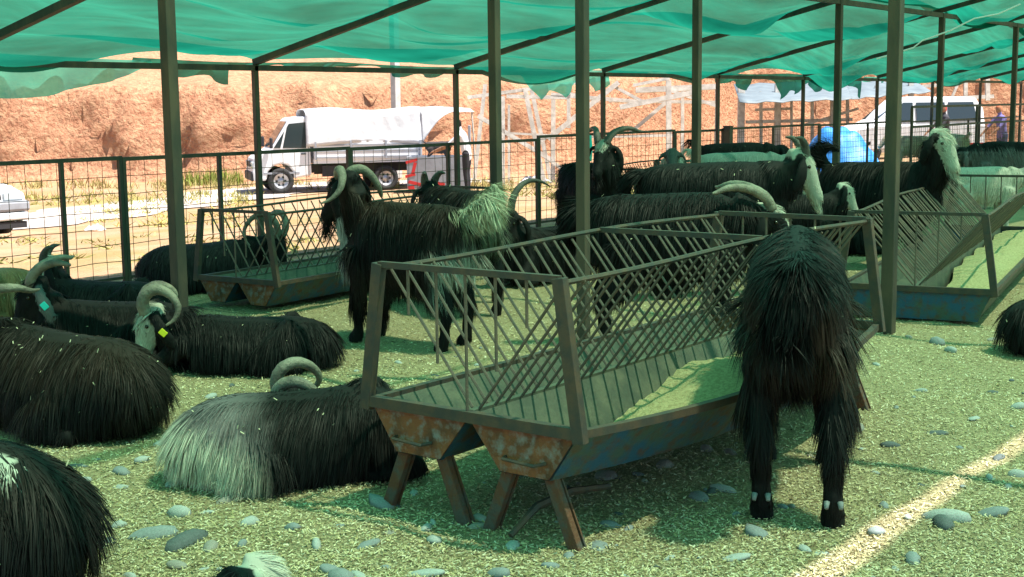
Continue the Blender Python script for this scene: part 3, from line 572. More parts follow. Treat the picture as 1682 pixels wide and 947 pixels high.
# standing goats
def ex10(c, reg, p, hp, rr):
    c[reg == 5] = (.42, .42, .30)
    m = np.isin(reg, (0, 1)) & (p[:, 0] > .36) & (p[:, 2] < .78); c[m] = (.45, .45, .43)
    k = np.clip((-.36-p[:, 0])/.12, 0, 1)*np.clip((.62-p[:, 2])/.1, 0, 1)*np.isin(reg, (0, 3)); c[:] = c*(1-k[:, None])+np.array([.36, .38, .33])*k[:, None]
    m = (reg == 0) & (p[:, 0] < -.52) & (p[:, 2] > .80); c[m] = (.24, .24, .16)
p10 = (G(612, 555)+G(720, 571))/2
goat('brown-black standing goat with wide horns, grey chest and raised pale tail', p10, 146, 1.0, 'stand', head=(.40, .10, 1.08), yaw=0, pitch=25, colour=blackc(.8, extra=ex10), n=N_(16000), seed=10, horns='droop', horn_s=.8, horn_r=.036, flen=1.15, tail='up')
def ex11(c, reg, p, hp, rr):
    c[reg == 5] = (.40, .40, .28)
    k = np.clip((-.42-p[:, 0])/.1, 0, 1)*np.isin(reg, (0, 3))*.7; c[:] = c*(1-k[:, None])+np.array([.16, .19, .14])*k[:, None]
goat('standing goat with pale rump and tail behind the wide-horned goat', G(756, 508), 115, 1.0, 'stand', head=(.6, 0, .9), colour=blackc(.3, extra=ex11), n=N_(9000), seed=11, flen=1.1, horns='nub', horn_mat=HORND)
goat('small black goat lying upright with teal ear tag between posts', G(884, 462), 235, 1.0, 'lie', head=(.46, 0, .60), yaw=10, pitch=30, colour=blackc(.1), n=N_(6000), seed=12, tag_mat=TAGT, tagside=-1, horn_mat=HORND)
goat('black standing goat with white forelock beside the far bent feeder', G(972, 428), 292, 1.05, 'stand', head=(.42, -.08, 1.10), yaw=-45, pitch=25, colour=blackc(.1, white_face=.5), n=N_(7000), seed=13, tail='down', horns='flat', horn_mat=HORND)
goat('black goat with pale horn and white forelock feeding over the large feeder', G(1105, 562), 2, 1.05, 'stand', head=(.60, -.02, .80), yaw=-12, pitch=28, colour=blackc(.08, white_face=1), n=N_(14000), seed=14, horns='flat', tail='down')
goat('tall black goat with white blaze standing behind the feeding goat', G(1176, 486), 6, 1.16, 'stand', head=(.60, 0, .95), yaw=5, pitch=35, colour=blackc(.0, white_face=2), n=N_(9000), seed=15, tail='down', horns='nub', horn_mat=HORND, flen=.7)
goat('white goat with dark grey face standing far behind the feeder', G(1105, 374), 262, .98, 'stand', head=(.62, 0, .98), colour=plain(WHT*.9, face=(.10, .11, .10)), n=N_(3500), seed=16, horns=None, voxel=.024, flen=.8)
goat('white goat standing side on behind the tall black goat', G(1215, 372), 4, 1.0, 'stand', head=(.62, 0, .84), colour=plain(WHT*.9), n=N_(3500), seed=17, horns=None, voxel=.024, flen=.7)
goat('dark brown goat standing behind the white side-on goat', G(1212, 347), 4, 1.05, 'stand', head=(.62, 0, .84), colour=blackc(.6), n=N_(3000), seed=18, horns=None, voxel=.024)
goat('black goat lying with round curled horn in front of blue tarpaulin', G(1372, 414), 178, 1.05, 'lie', head=(.50, 0, .64), yaw=10, pitch=40, colour=blackc(.1), n=N_(4500), seed=19, horns='curl', voxel=.02, horn_r=.04)
goat('black goat with white face and tail curled over back standing right of feeder', G(1446, 438), 338, 1.06, 'stand', head=(.50, -.10, 1.16), yaw=-18, pitch=35, colour=blackc(.1, white_face=2, extra=lambda c, reg, p, hp, rr: c.__setitem__((reg == 4) & (p[:, 2] > .07) & (p[:, 2] < .16), WHT)), n=N_(11000), seed=20, horns=None, tail='curl', flen=1.1)
goat('young black goat with pale forelock standing behind the feeder end', G(1305, 452), 4, .78, 'stand', head=(.58, 0, 1.0), pitch=35, colour=blackc(.05, white_face=2), n=N_(5000), seed=21, horns=None, voxel=.022)
def ex22(c, reg, p, hp, rr):
    k = np.clip((.80-p[:, 2])/.2, 0, 1)*np.isin(reg, (0, 3))*np.clip(.55+vnoise(p, 8, 6.), 0, 1); c[:] = c+(BRN*1.1-BLK)*k[:, None]
goat('large shaggy black-brown goat seen from behind eating at the feeder', (G(1268, 843)+G(1368, 848)+G(1385, 775)+G(1300, 775))/4-rt*.045+fw*.12, 78, 1.12, 'stand', head=(.62, .02, .62), yaw=5, pitch=60, colour=blackc(.0, extra=ex22), n=N_(26000), seed=22, tail='down', horns=None, flen=1.0, slim=.72, wid=.003, dew=True, legs={2: (-.02, -.02), 3: (-.08, -.005), 0: (0, -.02), 1: (.0, .0)}, debris=.004)
goat('white goat standing beyond the end of the blue ended feeder', G(1612, 385), 5, .84, 'stand', head=(.62, 0, .85), colour=plain(WHT*.95, face=(.30, .32, .28)), n=N_(4000), seed=23, horns=None, voxel=.022, flen=.6)
goat('black and grey goat standing beyond the blue ended feeder', G(1650, 342), 172, 1.02, 'stand', head=(.62, 0, .8), colour=lambda reg, p, hp, rr: np.where((p[:, 2] > .82)[:, None], BLK, GRY), n=N_(4000), seed=24, horns=None, voxel=.024)
goat('woolly cream sheep standing side on beyond the white-faced goat', G(1492, 285), 190, .86, 'stand', head=(.6, 0, .9), colour=plain(CRM), n=N_(2500), seed=25, horns=None, voxel=.026, flen=.6, cat='sheep', name='sheep')
goat('woolly cream sheep standing rump on beyond the white-faced goat', G(1566, 286), 100, .9, 'stand', head=(.6, 0, .8), colour=plain(CRM), n=N_(2500), seed=26, horns=None, voxel=.026, flen=.6, cat='sheep', name='sheep')
goat('black goat lying at the foot of the blue ended feeder', G(1795, 578), 4, .95, 'lie', head=(.6, 0, .5), colour=blackc(.1), n=N_(6000), seed=27, squash=.8, tail='down')
# ---------------------------------------------------------------- floor: loose straw chips and stones
nC = 320000; rc_ = RS(21); rr_ = 1/(1/3.2-(1/3.2-1/17.)*rc_.rand(nC)); an = HEAD+math.radians(34)*(rc_.rand(nC)*2-1)
cu, cvv = rr_*np.cos(an), rr_*np.sin(an); ok = (cvv < 10.3) & (cvv > -3); cu, cvv, rr_ = cu[ok], cvv[ok], rr_[ok]; nC = len(cu)
ll = rc_.uniform(.006, .017, nC)*(1+.03*rr_); ww = rc_.uniform(.002, .0042, nC)*(1+.05*rr_); yw = rc_.rand(nC)*6.283; tl_ = rc_.normal(size=nC)*.28; rl = rc_.normal(size=nC)*.5
ax = np.stack([np.cos(yw)*np.cos(tl_), np.sin(yw)*np.cos(tl_), np.sin(tl_)], 1); bx_ = nrm(np.cross(np.array([0, 0, 1.]), ax)); bx_ = bx_*np.cos(rl)[:, None]+np.cross(ax, bx_)*np.sin(rl)[:, None]
ce = np.stack([cu, cvv, lh(cu, cvv)+.002+np.abs(np.sin(tl_))*ll*.5+rc_.rand(nC)*.006], 1); A_ = ax*ll[:, None]/2; B2 = bx_*ww[:, None]/2
Vc = np.stack([ce-A_-B2, ce-A_+B2, ce+A_+B2, ce+A_-B2], 1).reshape(-1, 3)
pal = np.array([(.56, .48, .30), (.46, .38, .21), (.38, .33, .16), (.62, .56, .40), (.22, .16, .09)]); pc = pal[rc_.choice(5, nC, p=[.32, .26, .16, .16, .10])]*rc_.uniform(.75, 1.2, (nC, 1)); pv = vnoise(np.stack([cu, cvv, cu*0], 1), 31, 1.3); pv2 = vnoise(np.stack([cu, cvv, cu*0], 1), 32, 4.5); pc = pc*(1+.16*pv+.10*pv2)[:, None]; dk = (pv2+.5*pv > .75) & (rc_.rand(nC) < .35); pc[dk] = (.05, .04, .025)
chips = link(fast_mesh('straw_chips', Vc, np.arange(nC*4), np.full(nC, 4), np.repeat(pc, 4, 0)), 'straw_chips', CHIP, None, 'stuff'); tag(chips, 'loose chopped straw and wood chips strewn over the pen floor', 'straw')
def stone_mesh(seed):
    mb = MB(); n, m = 9, 6; r = RS(seed); V = []
    for i in range(m+1):
        th = math.pi*i/m
        for k in range(n):
            a = 2*math.pi*k/n; V.append((math.sin(th)*math.cos(a), math.sin(th)*math.sin(a), math.cos(th)))
    V = np.array(V); V = V*(1+.22*vnoise(V, seed, 1.3)+.10*vnoise(V, seed+50, 2.6))[:, None]*np.array([1, r.uniform(.6, .9), r.uniform(.45, .7)])
    mb.add(V, [(i*n+k, (i+1)*n+k, (i+1)*n+(k+1) % n, i*n+(k+1) % n) for i in range(m) for k in range(n)]); return mb.mesh('stone', True)
SM = [[(lambda q: (q.materials.append(m_), q)[1])(stone_mesh(k*7+j)) for k in range(4)] for j, m_ in enumerate(STONES)]
placed = []
def stone(p, r, mi, parent=litter):
    o = link(SM[mi][random.randrange(4)], 'stone', None, parent); o.location = (p[0], p[1], lh(p[0], p[1])+r*random.uniform(-.08, .15)); o.rotation_euler = (random.gauss(0, .15), random.gauss(0, .15), random.random()*6.28); o.scale = (r*random.uniform(.9, 1.35), r*random.uniform(.75, 1), r*random.uniform(.5, 1.05))
for x, y, w, mi in [(297, 847, 38, 0), (843, 895, 40, 0), (1550, 866, 56, 2), (1552, 856, 58, 0), (995, 785, 46, 3), (1050, 783, 22, 1), (1187, 805, 34, 0), (1148, 818, 34, 1), (1002, 857, 36, 1), (1032, 862, 22, 1), (982, 895, 42, 1), (1242, 875, 50, 1), (1208, 917, 34, 0), (1540, 714, 36, 2), (1463, 733, 22, 2), (1630, 845, 44, 1), (1437, 773, 20, 0), (1625, 784, 20, 0), (1640, 748, 24, 2), (1672, 780, 30, 0), (305, 893, 62, 2), (200, 774, 30, 1), (625, 833, 48, 1), (180, 893, 26, 2), (560, 948, 50, 1), (345, 905, 30, 3), (130, 790, 30, 0), (235, 760, 30, 0), (270, 735, 34, 0), (255, 882, 60, 1), (195, 862, 26, 0), (700, 945, 46, 0), (820, 942, 40, 1), (700, 870, 26, 0), (640, 880, 26, 3), (790, 853, 30, 0), (1390, 560, 18, 1), (1440, 600, 16, 0), (1540, 562, 26, 1), (1560, 580, 22, 0), (655, 598, 16, 0), (785, 600, 14, 0), (480, 870, 30, 1), (410, 860, 34, 0), (520, 900, 30, 0), (1090, 770, 34, 3), (1200, 745, 30, 3), (1160, 740, 26, 3), (930, 800, 26, 2), (1100, 910, 24, 0), (905, 930, 30, 1), (1500, 920, 34, 1), (1320, 900, 26, 0), (1600, 690, 22, 0), (1510, 640, 18, 0), (1630, 640, 18, 2), (20, 590, 16, 0)]:
    p = G(x, y); dd = np.linalg.norm(p-CC); stone(p, w/2*dd/FPX*1.08, mi); placed.append(p[:2])
for _ in range(230):
    a = HEAD+math.radians(23)*(random.random()*2-1); r = 1/(1/3.9-(1/3.9-1/12.)*random.random()); p = (r*math.cos(a), r*math.sin(a))
    if p[1] < 9.5: stone(p, random.choice((.012, .015, .018, .022, .03, .04)), random.choices(range(4), (5, 5, 2, 2))[0])
# ---------------------------------------------------------------- vehicles
def wheel(parent, x, y, r, w, side):
    t = MB(); t.lathe([(r*.60, -w/2), (r*.90, -w/2), (r, -w*.36), (r, w*.36), (r*.90, w/2), (r*.60, w/2), (r*.60, -w/2)], (x, y, r), 24); o = t.build('wheel', TYRE, parent, True)
    h = MB(); q = side; h.lathe([(.001, q*w*.30), (r*.14, q*w*.32), (r*.18, q*w*.18), (r*.42, q*w*.22), (r*.55, q*w*.40), (r*.60, q*w*.42), (r*.62, q*w*.1)], (x, y, r), 24); h.build('rim', RIM, o, True)
    for k in range(6):
        a = k*math.pi/3; MB().box((x+r*.33*math.cos(a), y+q*w*.235, r+r*.33*math.sin(a)), (.05, .012, .05)).build('wheel_hole', BLACKP, o)
def quad(parent, name, m, pts, th=.008, nrmv=None):
    P = np.array(pts, float); n = nrm(np.cross(P[1]-P[0], P[2]-P[0])); k = len(P)
    return MB().add(np.vstack([P-n*th, P+n*th]), [tuple(range(k))[::-1], tuple(range(k, 2*k))]+[(i, (i+1) % k, (i+1) % k+k, i+k) for i in range(k)]).build(name, m, parent)
# pickup truck with sheeted bed
tf = GT(462, 318); tang = hd(197)
tr = empty('pickup_truck', (0, 0, 0), tang, 'white pickup truck with white sheet stretched over its bed', 'truck')
tr.scale = (.92,)*3; off = rotz(tang)@np.array([.78, -.76, 0])*.92; tr.location = (tf[0]+off[0]*1.0, tf[1]+off[1]*1.0, float(gh(tf[0], tf[1])))   # origin: front bumper centre
w2 = .86
side = [(-.02, .38), (.0, .62), (-.06, .98), (-.30, 1.16), (-.52, 1.24), (-1.02, 2.02), (-1.12, 2.10), (-1.62, 2.14), (-1.64, .50), (-1.14, .42), (-1.12, .62), (-.98, .80), (-.80, .84), (-.60, .80), (-.42, .62), (-.38, .38)]
MB().prism([(x, z) for x, z in side], -w2, w2).build('cab', WHITE, tr, bevel=.05)
for s in (1, -1):
    y = s*(w2+.006); quad(tr, 'side_window', GLASS, [(-.60, y, 1.28), (-1.04, y, 1.94), (-1.50, y, 1.98), (-1.50, y, 1.26)][::s]); quad(tr, 'window_pillar', WHITE, [(-.78, y+s*.006, 1.25), (-.84, y+s*.006, 1.25), (-.98, y+s*.006, 1.86), (-.94, y+s*.006, 1.86)][::s])
    MB().box((-.52, s*(w2+.13), 1.42), (.08, .16, .30)).build('mirror', BLACKP, tr, bevel=.03)
    MB().box((-1.42, s*(w2+.012), 1.10), (.14, .02, .03)).build('door_handle', BLACKP, tr); MB().box((-1.56, s*(w2+.003), 1.1), (.012, .01, 1.3)).build('door_gap', BLACKP, tr)
    MB().box((-.05, s*.62, .80), (.10, .36, .22), roty(.2)).build('headlight', LAMPG, tr, bevel=.03)
    wheel(tr, -.78, s*.76, .36, .22, s); wheel(tr, -3.75, s*.76, .36, .24, s)
    MB().box((-.80, s*(w2+.004), .58), (1.0, .012, .05)).build('trim_strip', GREYP, tr)
quad(tr, 'windscreen', GLASS, [(-.545, -.74, 1.29), (-.545, .74, 1.29), (-1.0, .66, 2.0), (-1.0, -.66, 2.0)]); MB().box((.0, 0, .50), (.10, 1.66, .26)).build('bumper', BLACKP, tr, bevel=.04)
MB().box((.012, 0, .84), (.03, .8, .16)).build('grille', BLACKP, tr)
MB().box((-3.2, 0, .66), (3.1, .9, .22)).build('chassis', BLACKP, tr); MB().box((-3.25, 0, .88), (3.1, 1.84, .12)).build('bed_floor', WHITE, tr)
for s in (1, -1):
    MB().box((-3.25, s*.93, 1.18), (3.1, .04, .50)).build('bed_side', WHITE, tr)
    for z in (.99, 1.16, 1.33): MB().box((-3.25, s*.957, z), (3.0, .016, .035)).build('side_rib', GREYP, tr)
    for x in (-1.75, -2.75, -3.75, -4.75): MB().box((x, s*.965, 1.18), (.05, .03, .50)).build('stake', GREYP, tr)
    MB().box((-2.2, s*.75, .60), (.5, .1, .3)).build('side_box', BLACKP, tr)
def tarp_sheet(xa, xb, fz, fy, zb, nm, m, parent, nx=40, ny=41, wr=.028, seed=5, rear=None):
    P_ = np.zeros((nx, ny, 3))
    for i, x in enumerate(np.linspace(xa, xb, nx)):
        for j, t in enumerate(np.linspace(-1, 1, ny)):
            k = abs(t); top = fz(x); bt = zb(x); yy = fy(x)
            if k < .5: y = math.copysign(yy*(k/.5)**.8, t); z = top-.10*(k/.5)**3
            else: q = (k-.5)/.5; y = math.copysign(yy+.08*q, t); z = (top-.10)*(1-q)+bt*q
            P_[i, j] = (x, y, z)
    F_ = P_.reshape(-1, 3); nz = vnoise(F_*np.array([1.8, .5, .7]), seed, 2.2)+.6*vnoise(F_*np.array([2.6, .6, .8]), seed+1, 4.); P_[:, :, 1] += np.sign(P_[:, :, 1])*(nz.reshape(nx, ny))*wr; P_[:, :, 2] += nz.reshape(nx, ny)*wr*.6
    o = grid_obj(nm, P_, m, kind=None, parent=parent); sol = o.modifiers.new('thick', 'SOLIDIFY'); sol.thickness = .01; return o
tarp_sheet(-1.50, -4.85, lambda x: 2.32+.05*math.sin(x*2.2), lambda x: .88, lambda x: 1.36+.06*math.sin(x*1.7+1), 'bed_cover', WHITE2, tr)
tarp_sheet(-4.80, -6.35, lambda x: 2.36-.06*abs(x+5.4), lambda x: .90, lambda x: 1.34+.86*math.sin(min(1, (-4.8-x)/.95)*math.pi/2), 'rear_flap', WHITE2, tr, wr=.025, seed=9)
for s in (1, -1): MB().tube([(-6.3, s*.9, 2.25), (-6.35, s*.93, 1.2), (-6.35, s*.95, .1)], .025, 6).build('flap_pole', TIMBER, tr)
# trailer box behind the truck, red paint marks on the side
tl0 = GT(722, 312); tb = empty('livestock_trailer', (tl0[0], tl0[1], float(gh(tl0[0], tl0[1]))), hd(180), 'grey livestock trailer box with red painted marks behind the truck', 'trailer')
MB().box((0, 0, .62), (1.55, 1.2, .08)).build('floor', GREYP, tb)
for s in (1, -1): MB().box((0, s*.60, .48), (1.55, .04, .80)).build('side_panel', GREYP, tb); wheel(tb, -.25, s*.52, .30, .16, s)
for x in (-.77, .77): MB().box((x, 0, .50), (.04, 1.16, .76)).build('end_panel', GREYP, tb)
MB().box((-.80, .2, 1.15), (.05, .7, 1.0)).build('tail_board', GREYP, tb)
for k, (x, z, a, b) in enumerate([(.66, .78, .30, .07), (.60, .60, .08, .30), (.70, .42, .26, .07), (.58, .22, .36, .08), (.30, .20, .20, .09), (-.05, .20, .24, .08), (.68, .10, .16, .12)]): MB().box((x, .624, z), (a, .008, b), roty(.25*(-1)**k)).build('paint_mark', REDP, tb)
cw = goat('dark grey calf standing in the trailer under the white flap', np.array([tl0[0], tl0[1], tl0[2]+.66]), 5, .62, 'stand', head=(.6, 0, .95), colour=plain((.07, .06, .06)), n=1500, seed=40, horns=None, voxel=.03, flen=.4, debris=0, name='calf', cat='calf')
# car bodies lofted from cross sections: (x, half width, z bottom, z waist, z top)
def car(name, label, pos, ang, st, glass, wheels, cat='car', wr=.30):
    e = empty(name, (pos[0], pos[1], float(gh(pos[0], pos[1]))), ang, label, cat); P_ = []
    for x, hw, zb, zw, zt, tw in st:
        P_.append([(x, -hw*.92, zb), (x, -hw, zb+.12), (x, -hw, zw-.06), (x, -hw*.97, zw), (x, -tw, zt-.04), (x, -tw*.85, zt), (x, 0, zt+.02), (x, tw*.85, zt), (x, tw, zt-.04), (x, hw*.97, zw), (x, hw, zw-.06), (x, hw, zb+.12), (x, hw*.92, zb)])
    P_ = np.array(P_); mb = MB().sheet(P_); n = P_.shape[1]
    mb.add(P_[0], [tuple(range(n))]); mb.add(P_[-1], [tuple(range(n))[::-1]]); mb.build('body', WHITE, e, bevel=.02)
    for nm, pts in glass: quad(e, nm, GLASS, pts)
    for x in wheels:
        for s in (1, -1): wheel(e, x, s*(st[3][1]-.10), wr, .19, s)
    return e
sed = [(0, .70, .28, .62, .66, .60), (-.06, .80, .24, .70, .74, .68), (-.5, .83, .22, .80, .84, .70), (-1.15, .84, .22, .86, .92, .70), (-1.2, .84, .22, .88, .94, .70), (-1.85, .84, .22, .90, 1.38, .58), (-2.9, .84, .22, .90, 1.40, .58), (-3.5, .82, .24, .90, 1.05, .62), (-3.9, .80, .26, .86, .90, .62)]
cp = GT(-30, 394)
cc_ = car('white_car', 'white car with dark bumper parked outside the fence corner', cp, hd(318), sed, [('windscreen', [(-1.22, -.62, .98), (-1.22, .62, .98), (-1.80, .53, 1.34), (-1.80, -.53, 1.34)]), ('side_window', [(-1.45, .78, .96), (-2.95, .78, .96), (-2.85, .62, 1.32), (-1.85, .62, 1.32)])], (-.75, -3.1))
MB().box((.03, 0, .50), (.12, 1.62, .17)).build('bumper', GREYP, cc_, bevel=.04); MB().box((.02, 0, .34), (.12, 1.58, .13)).build('lower_bumper', WHITE, cc_, bevel=.03); MB().box((.0, 0, .20), (.10, 1.5, .10)).build('air_dam', BLACKP, cc_)
for s in (1, -1): MB().box((-.02, s*.56, .655), (.10, .34, .13)).build('headlight', LAMPG, cc_, bevel=.02); MB().box((-1.35, s*.95, 1.0), (.10, .18, .13)).build('mirror', WHITE, cc_, bevel=.03)
MB().box((.0, 0, .655), (.05, .70, .09)).build('grille', BLACKP, cc_)
van = [(0, .70, .35, .80, .84, .55), (-.08, .82, .30, .92, .96, .66), (-.6, .86, .28, 1.05, 1.10, .70), (-.95, .87, .28, 1.12, 1.20, .72), (-1.0, .87, .28, 1.12, 1.22, .72), (-1.75, .87, .28, 1.12, 1.84, .66), (-2.2, .87, .28, 1.12, 1.92, .68), (-4.1, .87, .28, 1.12, 1.90, .68), (-4.35, .84, .32, 1.10, 1.60, .66)]
vp = D(1372, 262, 41.)
car('white_van', 'white minivan parked beyond the blue tarpaulin', vp, hd(186), van, [('windscreen', [(-1.05, -.62, 1.26), (-1.05, .62, 1.26), (-1.72, .58, 1.80), (-1.72, -.58, 1.80)])]+[('side_window', [(a, s*.845, 1.20), (b, s*.845, 1.20), (b2, s*.735, 1.76), (a2, s*.735, 1.76)][::s]) for s in (1, -1) for a, b, a2, b2 in ((-1.25, -2.1, -1.80, -2.1), (-2.2, -3.1, -2.2, -3.1), (-3.2, -4.1, -3.2, -4.0))], (-.8, -3.5), 'van', .33)
# ---------------------------------------------------------------- shed frames, poles, tarpaulins
def beams(e, L, d, m=TIMBER, w=.10):
    for q in L:
        a, b = D(q[0], q[1], d+(q[5] if len(q) > 5 else 0)), D(q[2], q[3], d+(q[5] if len(q) > 5 else 0)+(q[6] if len(q) > 6 else 0)); ww_ = (q[4] if len(q) > 4 else w)*1.0
        mb = MB().bar(a, b, ww_, ww_*.8, tuple(CF)); mb.v = [tuple(np.array(v)-np.array(e.location)) for v in mb.v]; mb.build('beam', m, e)
b0 = D(980, 300, 36); tfm = empty('timber_frame', (b0[0], b0[1], -.6), 0, 'unfinished frame of pale leaning timber poles behind the fence', 'frame')
beams(tfm, [(768, 160, 1000, 128, .09), (775, 330, 797, 138, .10), (785, 190, 905, 262, .11), (826, 158, 826, 320, .11), (832, 158, 935, 160, .10), (862, 145, 900, 330, .12), (872, 142, 910, 320, .11, 1), (909, 160, 908, 330, .12, .6), (934, 140, 934, 210, .10), (900, 228, 1016, 135, .13, -.5), (880, 240, 900, 222, .1), (892, 255, 935, 285, .09), (905, 155, 1062, 168, .10), (1005, 140, 1062, 170, .08, -.4), (1018, 176, 1148, 150, .13, -.7), (1035, 218, 1096, 166, .10, .3), (1098, 132, 1099, 300, .14), (1044, 148, 1180, 142, .15, .5), (1100, 148, 1180, 175, .08, .4), (1121, 145, 1121, 300, .09, 1), (1000, 165, 1178, 168, .09, 1.2), (1178, 140, 1176, 300, .10, .8), (930, 152, 985, 166, .08, .7), (836, 172, 836, 300, .07, 2.), (1040, 140, 1100, 128, .08), (825, 218, 905, 222, .06, 2), (960, 225, 1110, 222, .07, 2)], 36)
h0 = D(1400, 250, 44); hut = empty('market_shed', (h0[0], h0[1], -.5), 0, 'open shed with grey sheet roof on pale timber posts', 'shed')
beams(hut, [(1218, 140, 1216, 280, .22), (1278, 138, 1276, 280, .20), (1370, 140, 1366, 270, .20), (1334, 150, 1334, 270, .10), (1496, 130, 1497, 230, .16), (1440, 140, 1440, 230, .12), (1230, 165, 1560, 138, .10), (1225, 200, 1400, 196, .10), (1240, 180, 1300, 178, .08), (1392, 150, 1392, 230, .1), (1250, 150, 1250, 260, .1), (1300, 150, 1300, 260, .08), (1320, 205, 1410, 178, .08), (1540, 140, 1580, 125, .08), (1586, 120, 1586, 170, .12), (1622, 118, 1622, 165, .14), (1500, 165, 1632, 158, .12), (1560, 168, 1580, 122, .08)], 44, CONC if False else TIMBER)
def roof_sheet(pts, m, nm='roof_sheet'):
    A1, B1, C1, D1 = pts; P_ = np.zeros((14, 8, 3))
    for i in range(14):
        for j in range(8): s_, t_ = i/13, j/7; P_[i, j] = (1-s_)*((1-t_)*A1+t_*D1)+s_*((1-t_)*B1+t_*C1)-up*.12*math.sin(s_*math.pi*4)**2*.5
    P_ -= np.array(hut.location); o = grid_obj(nm, P_, m, kind=None, parent=hut); q = o.modifiers.new('thick', 'SOLIDIFY'); q.thickness = .02
roof_sheet([D(1205, 138, 47), D(1385, 130, 47), D(1400, 162, 41), D(1215, 168, 41)], GREYTARP); roof_sheet([D(1385, 132, 46), D(1500, 132, 45), D(1530, 150, 42), D(1390, 162, 42)], GREYTARP)
pp = D(650, 165, 40.5); e = empty('concrete_pole', (pp[0], pp[1], -.6), 0, 'pale concrete pole standing behind the sheeted truck', 'pole'); MB().bar((0, 0, 0), (0, 0, 6.), .20, .24).build('shaft', CONC, e, bevel=.02); MB().bar((-.5, 0, 5.7), (.5, 0, 5.7), .08).build('cross_arm', CONC, e)
# blue tarpaulin over a heap
bp_ = D(1382, 292, 29.); hp_ = np.zeros((34, 26, 3)); ux = rt; uy = fw
for i in range(34):
    for j in range(26):
        a = (i/33*2-1); b = (j/25*2-1); rr0 = min(1, math.hypot(a, b)); z = 1.0*(1-rr0**2.6)*(1-.25*a)+.05*math.sin(a*9+b*4)+.04*math.sin(b*11-a*6)
        q = bp_+ux*a*.92+uy*b*.9; hp_[i, j] = (q[0], q[1], max(0., z)-.02)
bt = grid_obj('blue_tarpaulin', hp_, BLUETARP, kind=None); tag(bt, 'bright blue tarpaulin draped over a heap outside the fence', 'tarpaulin')
# rubble beside the truck, rags and bags
rb0 = GT(408, 291); rub = empty('rubble_pile', (rb0[0], rb0[1], float(gh(rb0[0], rb0[1]))), 0, 'heap of pale rubble stones behind the truck cab', 'rubble')
for k in range(130):
    a = random.random()*6.28; r = random.random()**.6; o = link(SM[random.choice((0, 0, 0, 1, 3))][random.randrange(4)], 'stone', None, rub); x, y = 1.2*r*math.cos(a), .9*r*math.sin(a); o.location = (rt[0]*x+fw[0]*y, rt[1]*x+fw[1]*y, 1.6*(1-r)**1.1*random.uniform(.6, 1)); s_ = random.uniform(.07, .17); o.scale = (s_,)*3; o.rotation_euler = (random.random()*3, random.random()*3, random.random()*3)
for x, y, w, nm, lb in ((157, 378, .36, 'plastic_bag', 'crumpled white plastic bag lying on the dirt by the road'), (880, 300, .9, 'white_sheet', 'flat white sheet lying on the ground beyond the fence')):
    c = GT(x, y); P_ = np.zeros((16, 16, 3))
    for i in range(16):
        for j in range(16):
            a, b = i/15*2-1, j/15*2-1; q = c+rt*a*w/2*(1-.25*b*b)+fw*b*w*.4; P_[i, j] = (q[0], q[1], c[2]+.01+w*.28*max(0, 1-a*a)*max(0, 1-b*b)*(.6+.5*math.sin(a*7+b*3)*math.cos(b*6))+.012*random.random())
    o = grid_obj(nm, P_, WHITE2, kind=None, smooth=False); tag(o, lb, 'bag' if 'bag' in nm else 'sheet')
c = D(966, 245, 15.5); P_ = np.zeros((6, 12, 3))
for i in range(6):
    for j in range(12): a, b = i/5*2-1, j/11; q = c+rt*a*.05*(1-.4*abs(b-.5))+up*(.16-.30*b)+fw*(.02*math.sin(b*7+a*2)+.03*a*a); P_[i, j] = q
rag = grid_obj('teal_rag', P_, TAGT, kind=None); sol = rag.modifiers.new('t', 'SOLIDIFY'); sol.thickness = .006; tag(rag, 'bright teal rag hanging on the fence behind the thin post', 'rag')
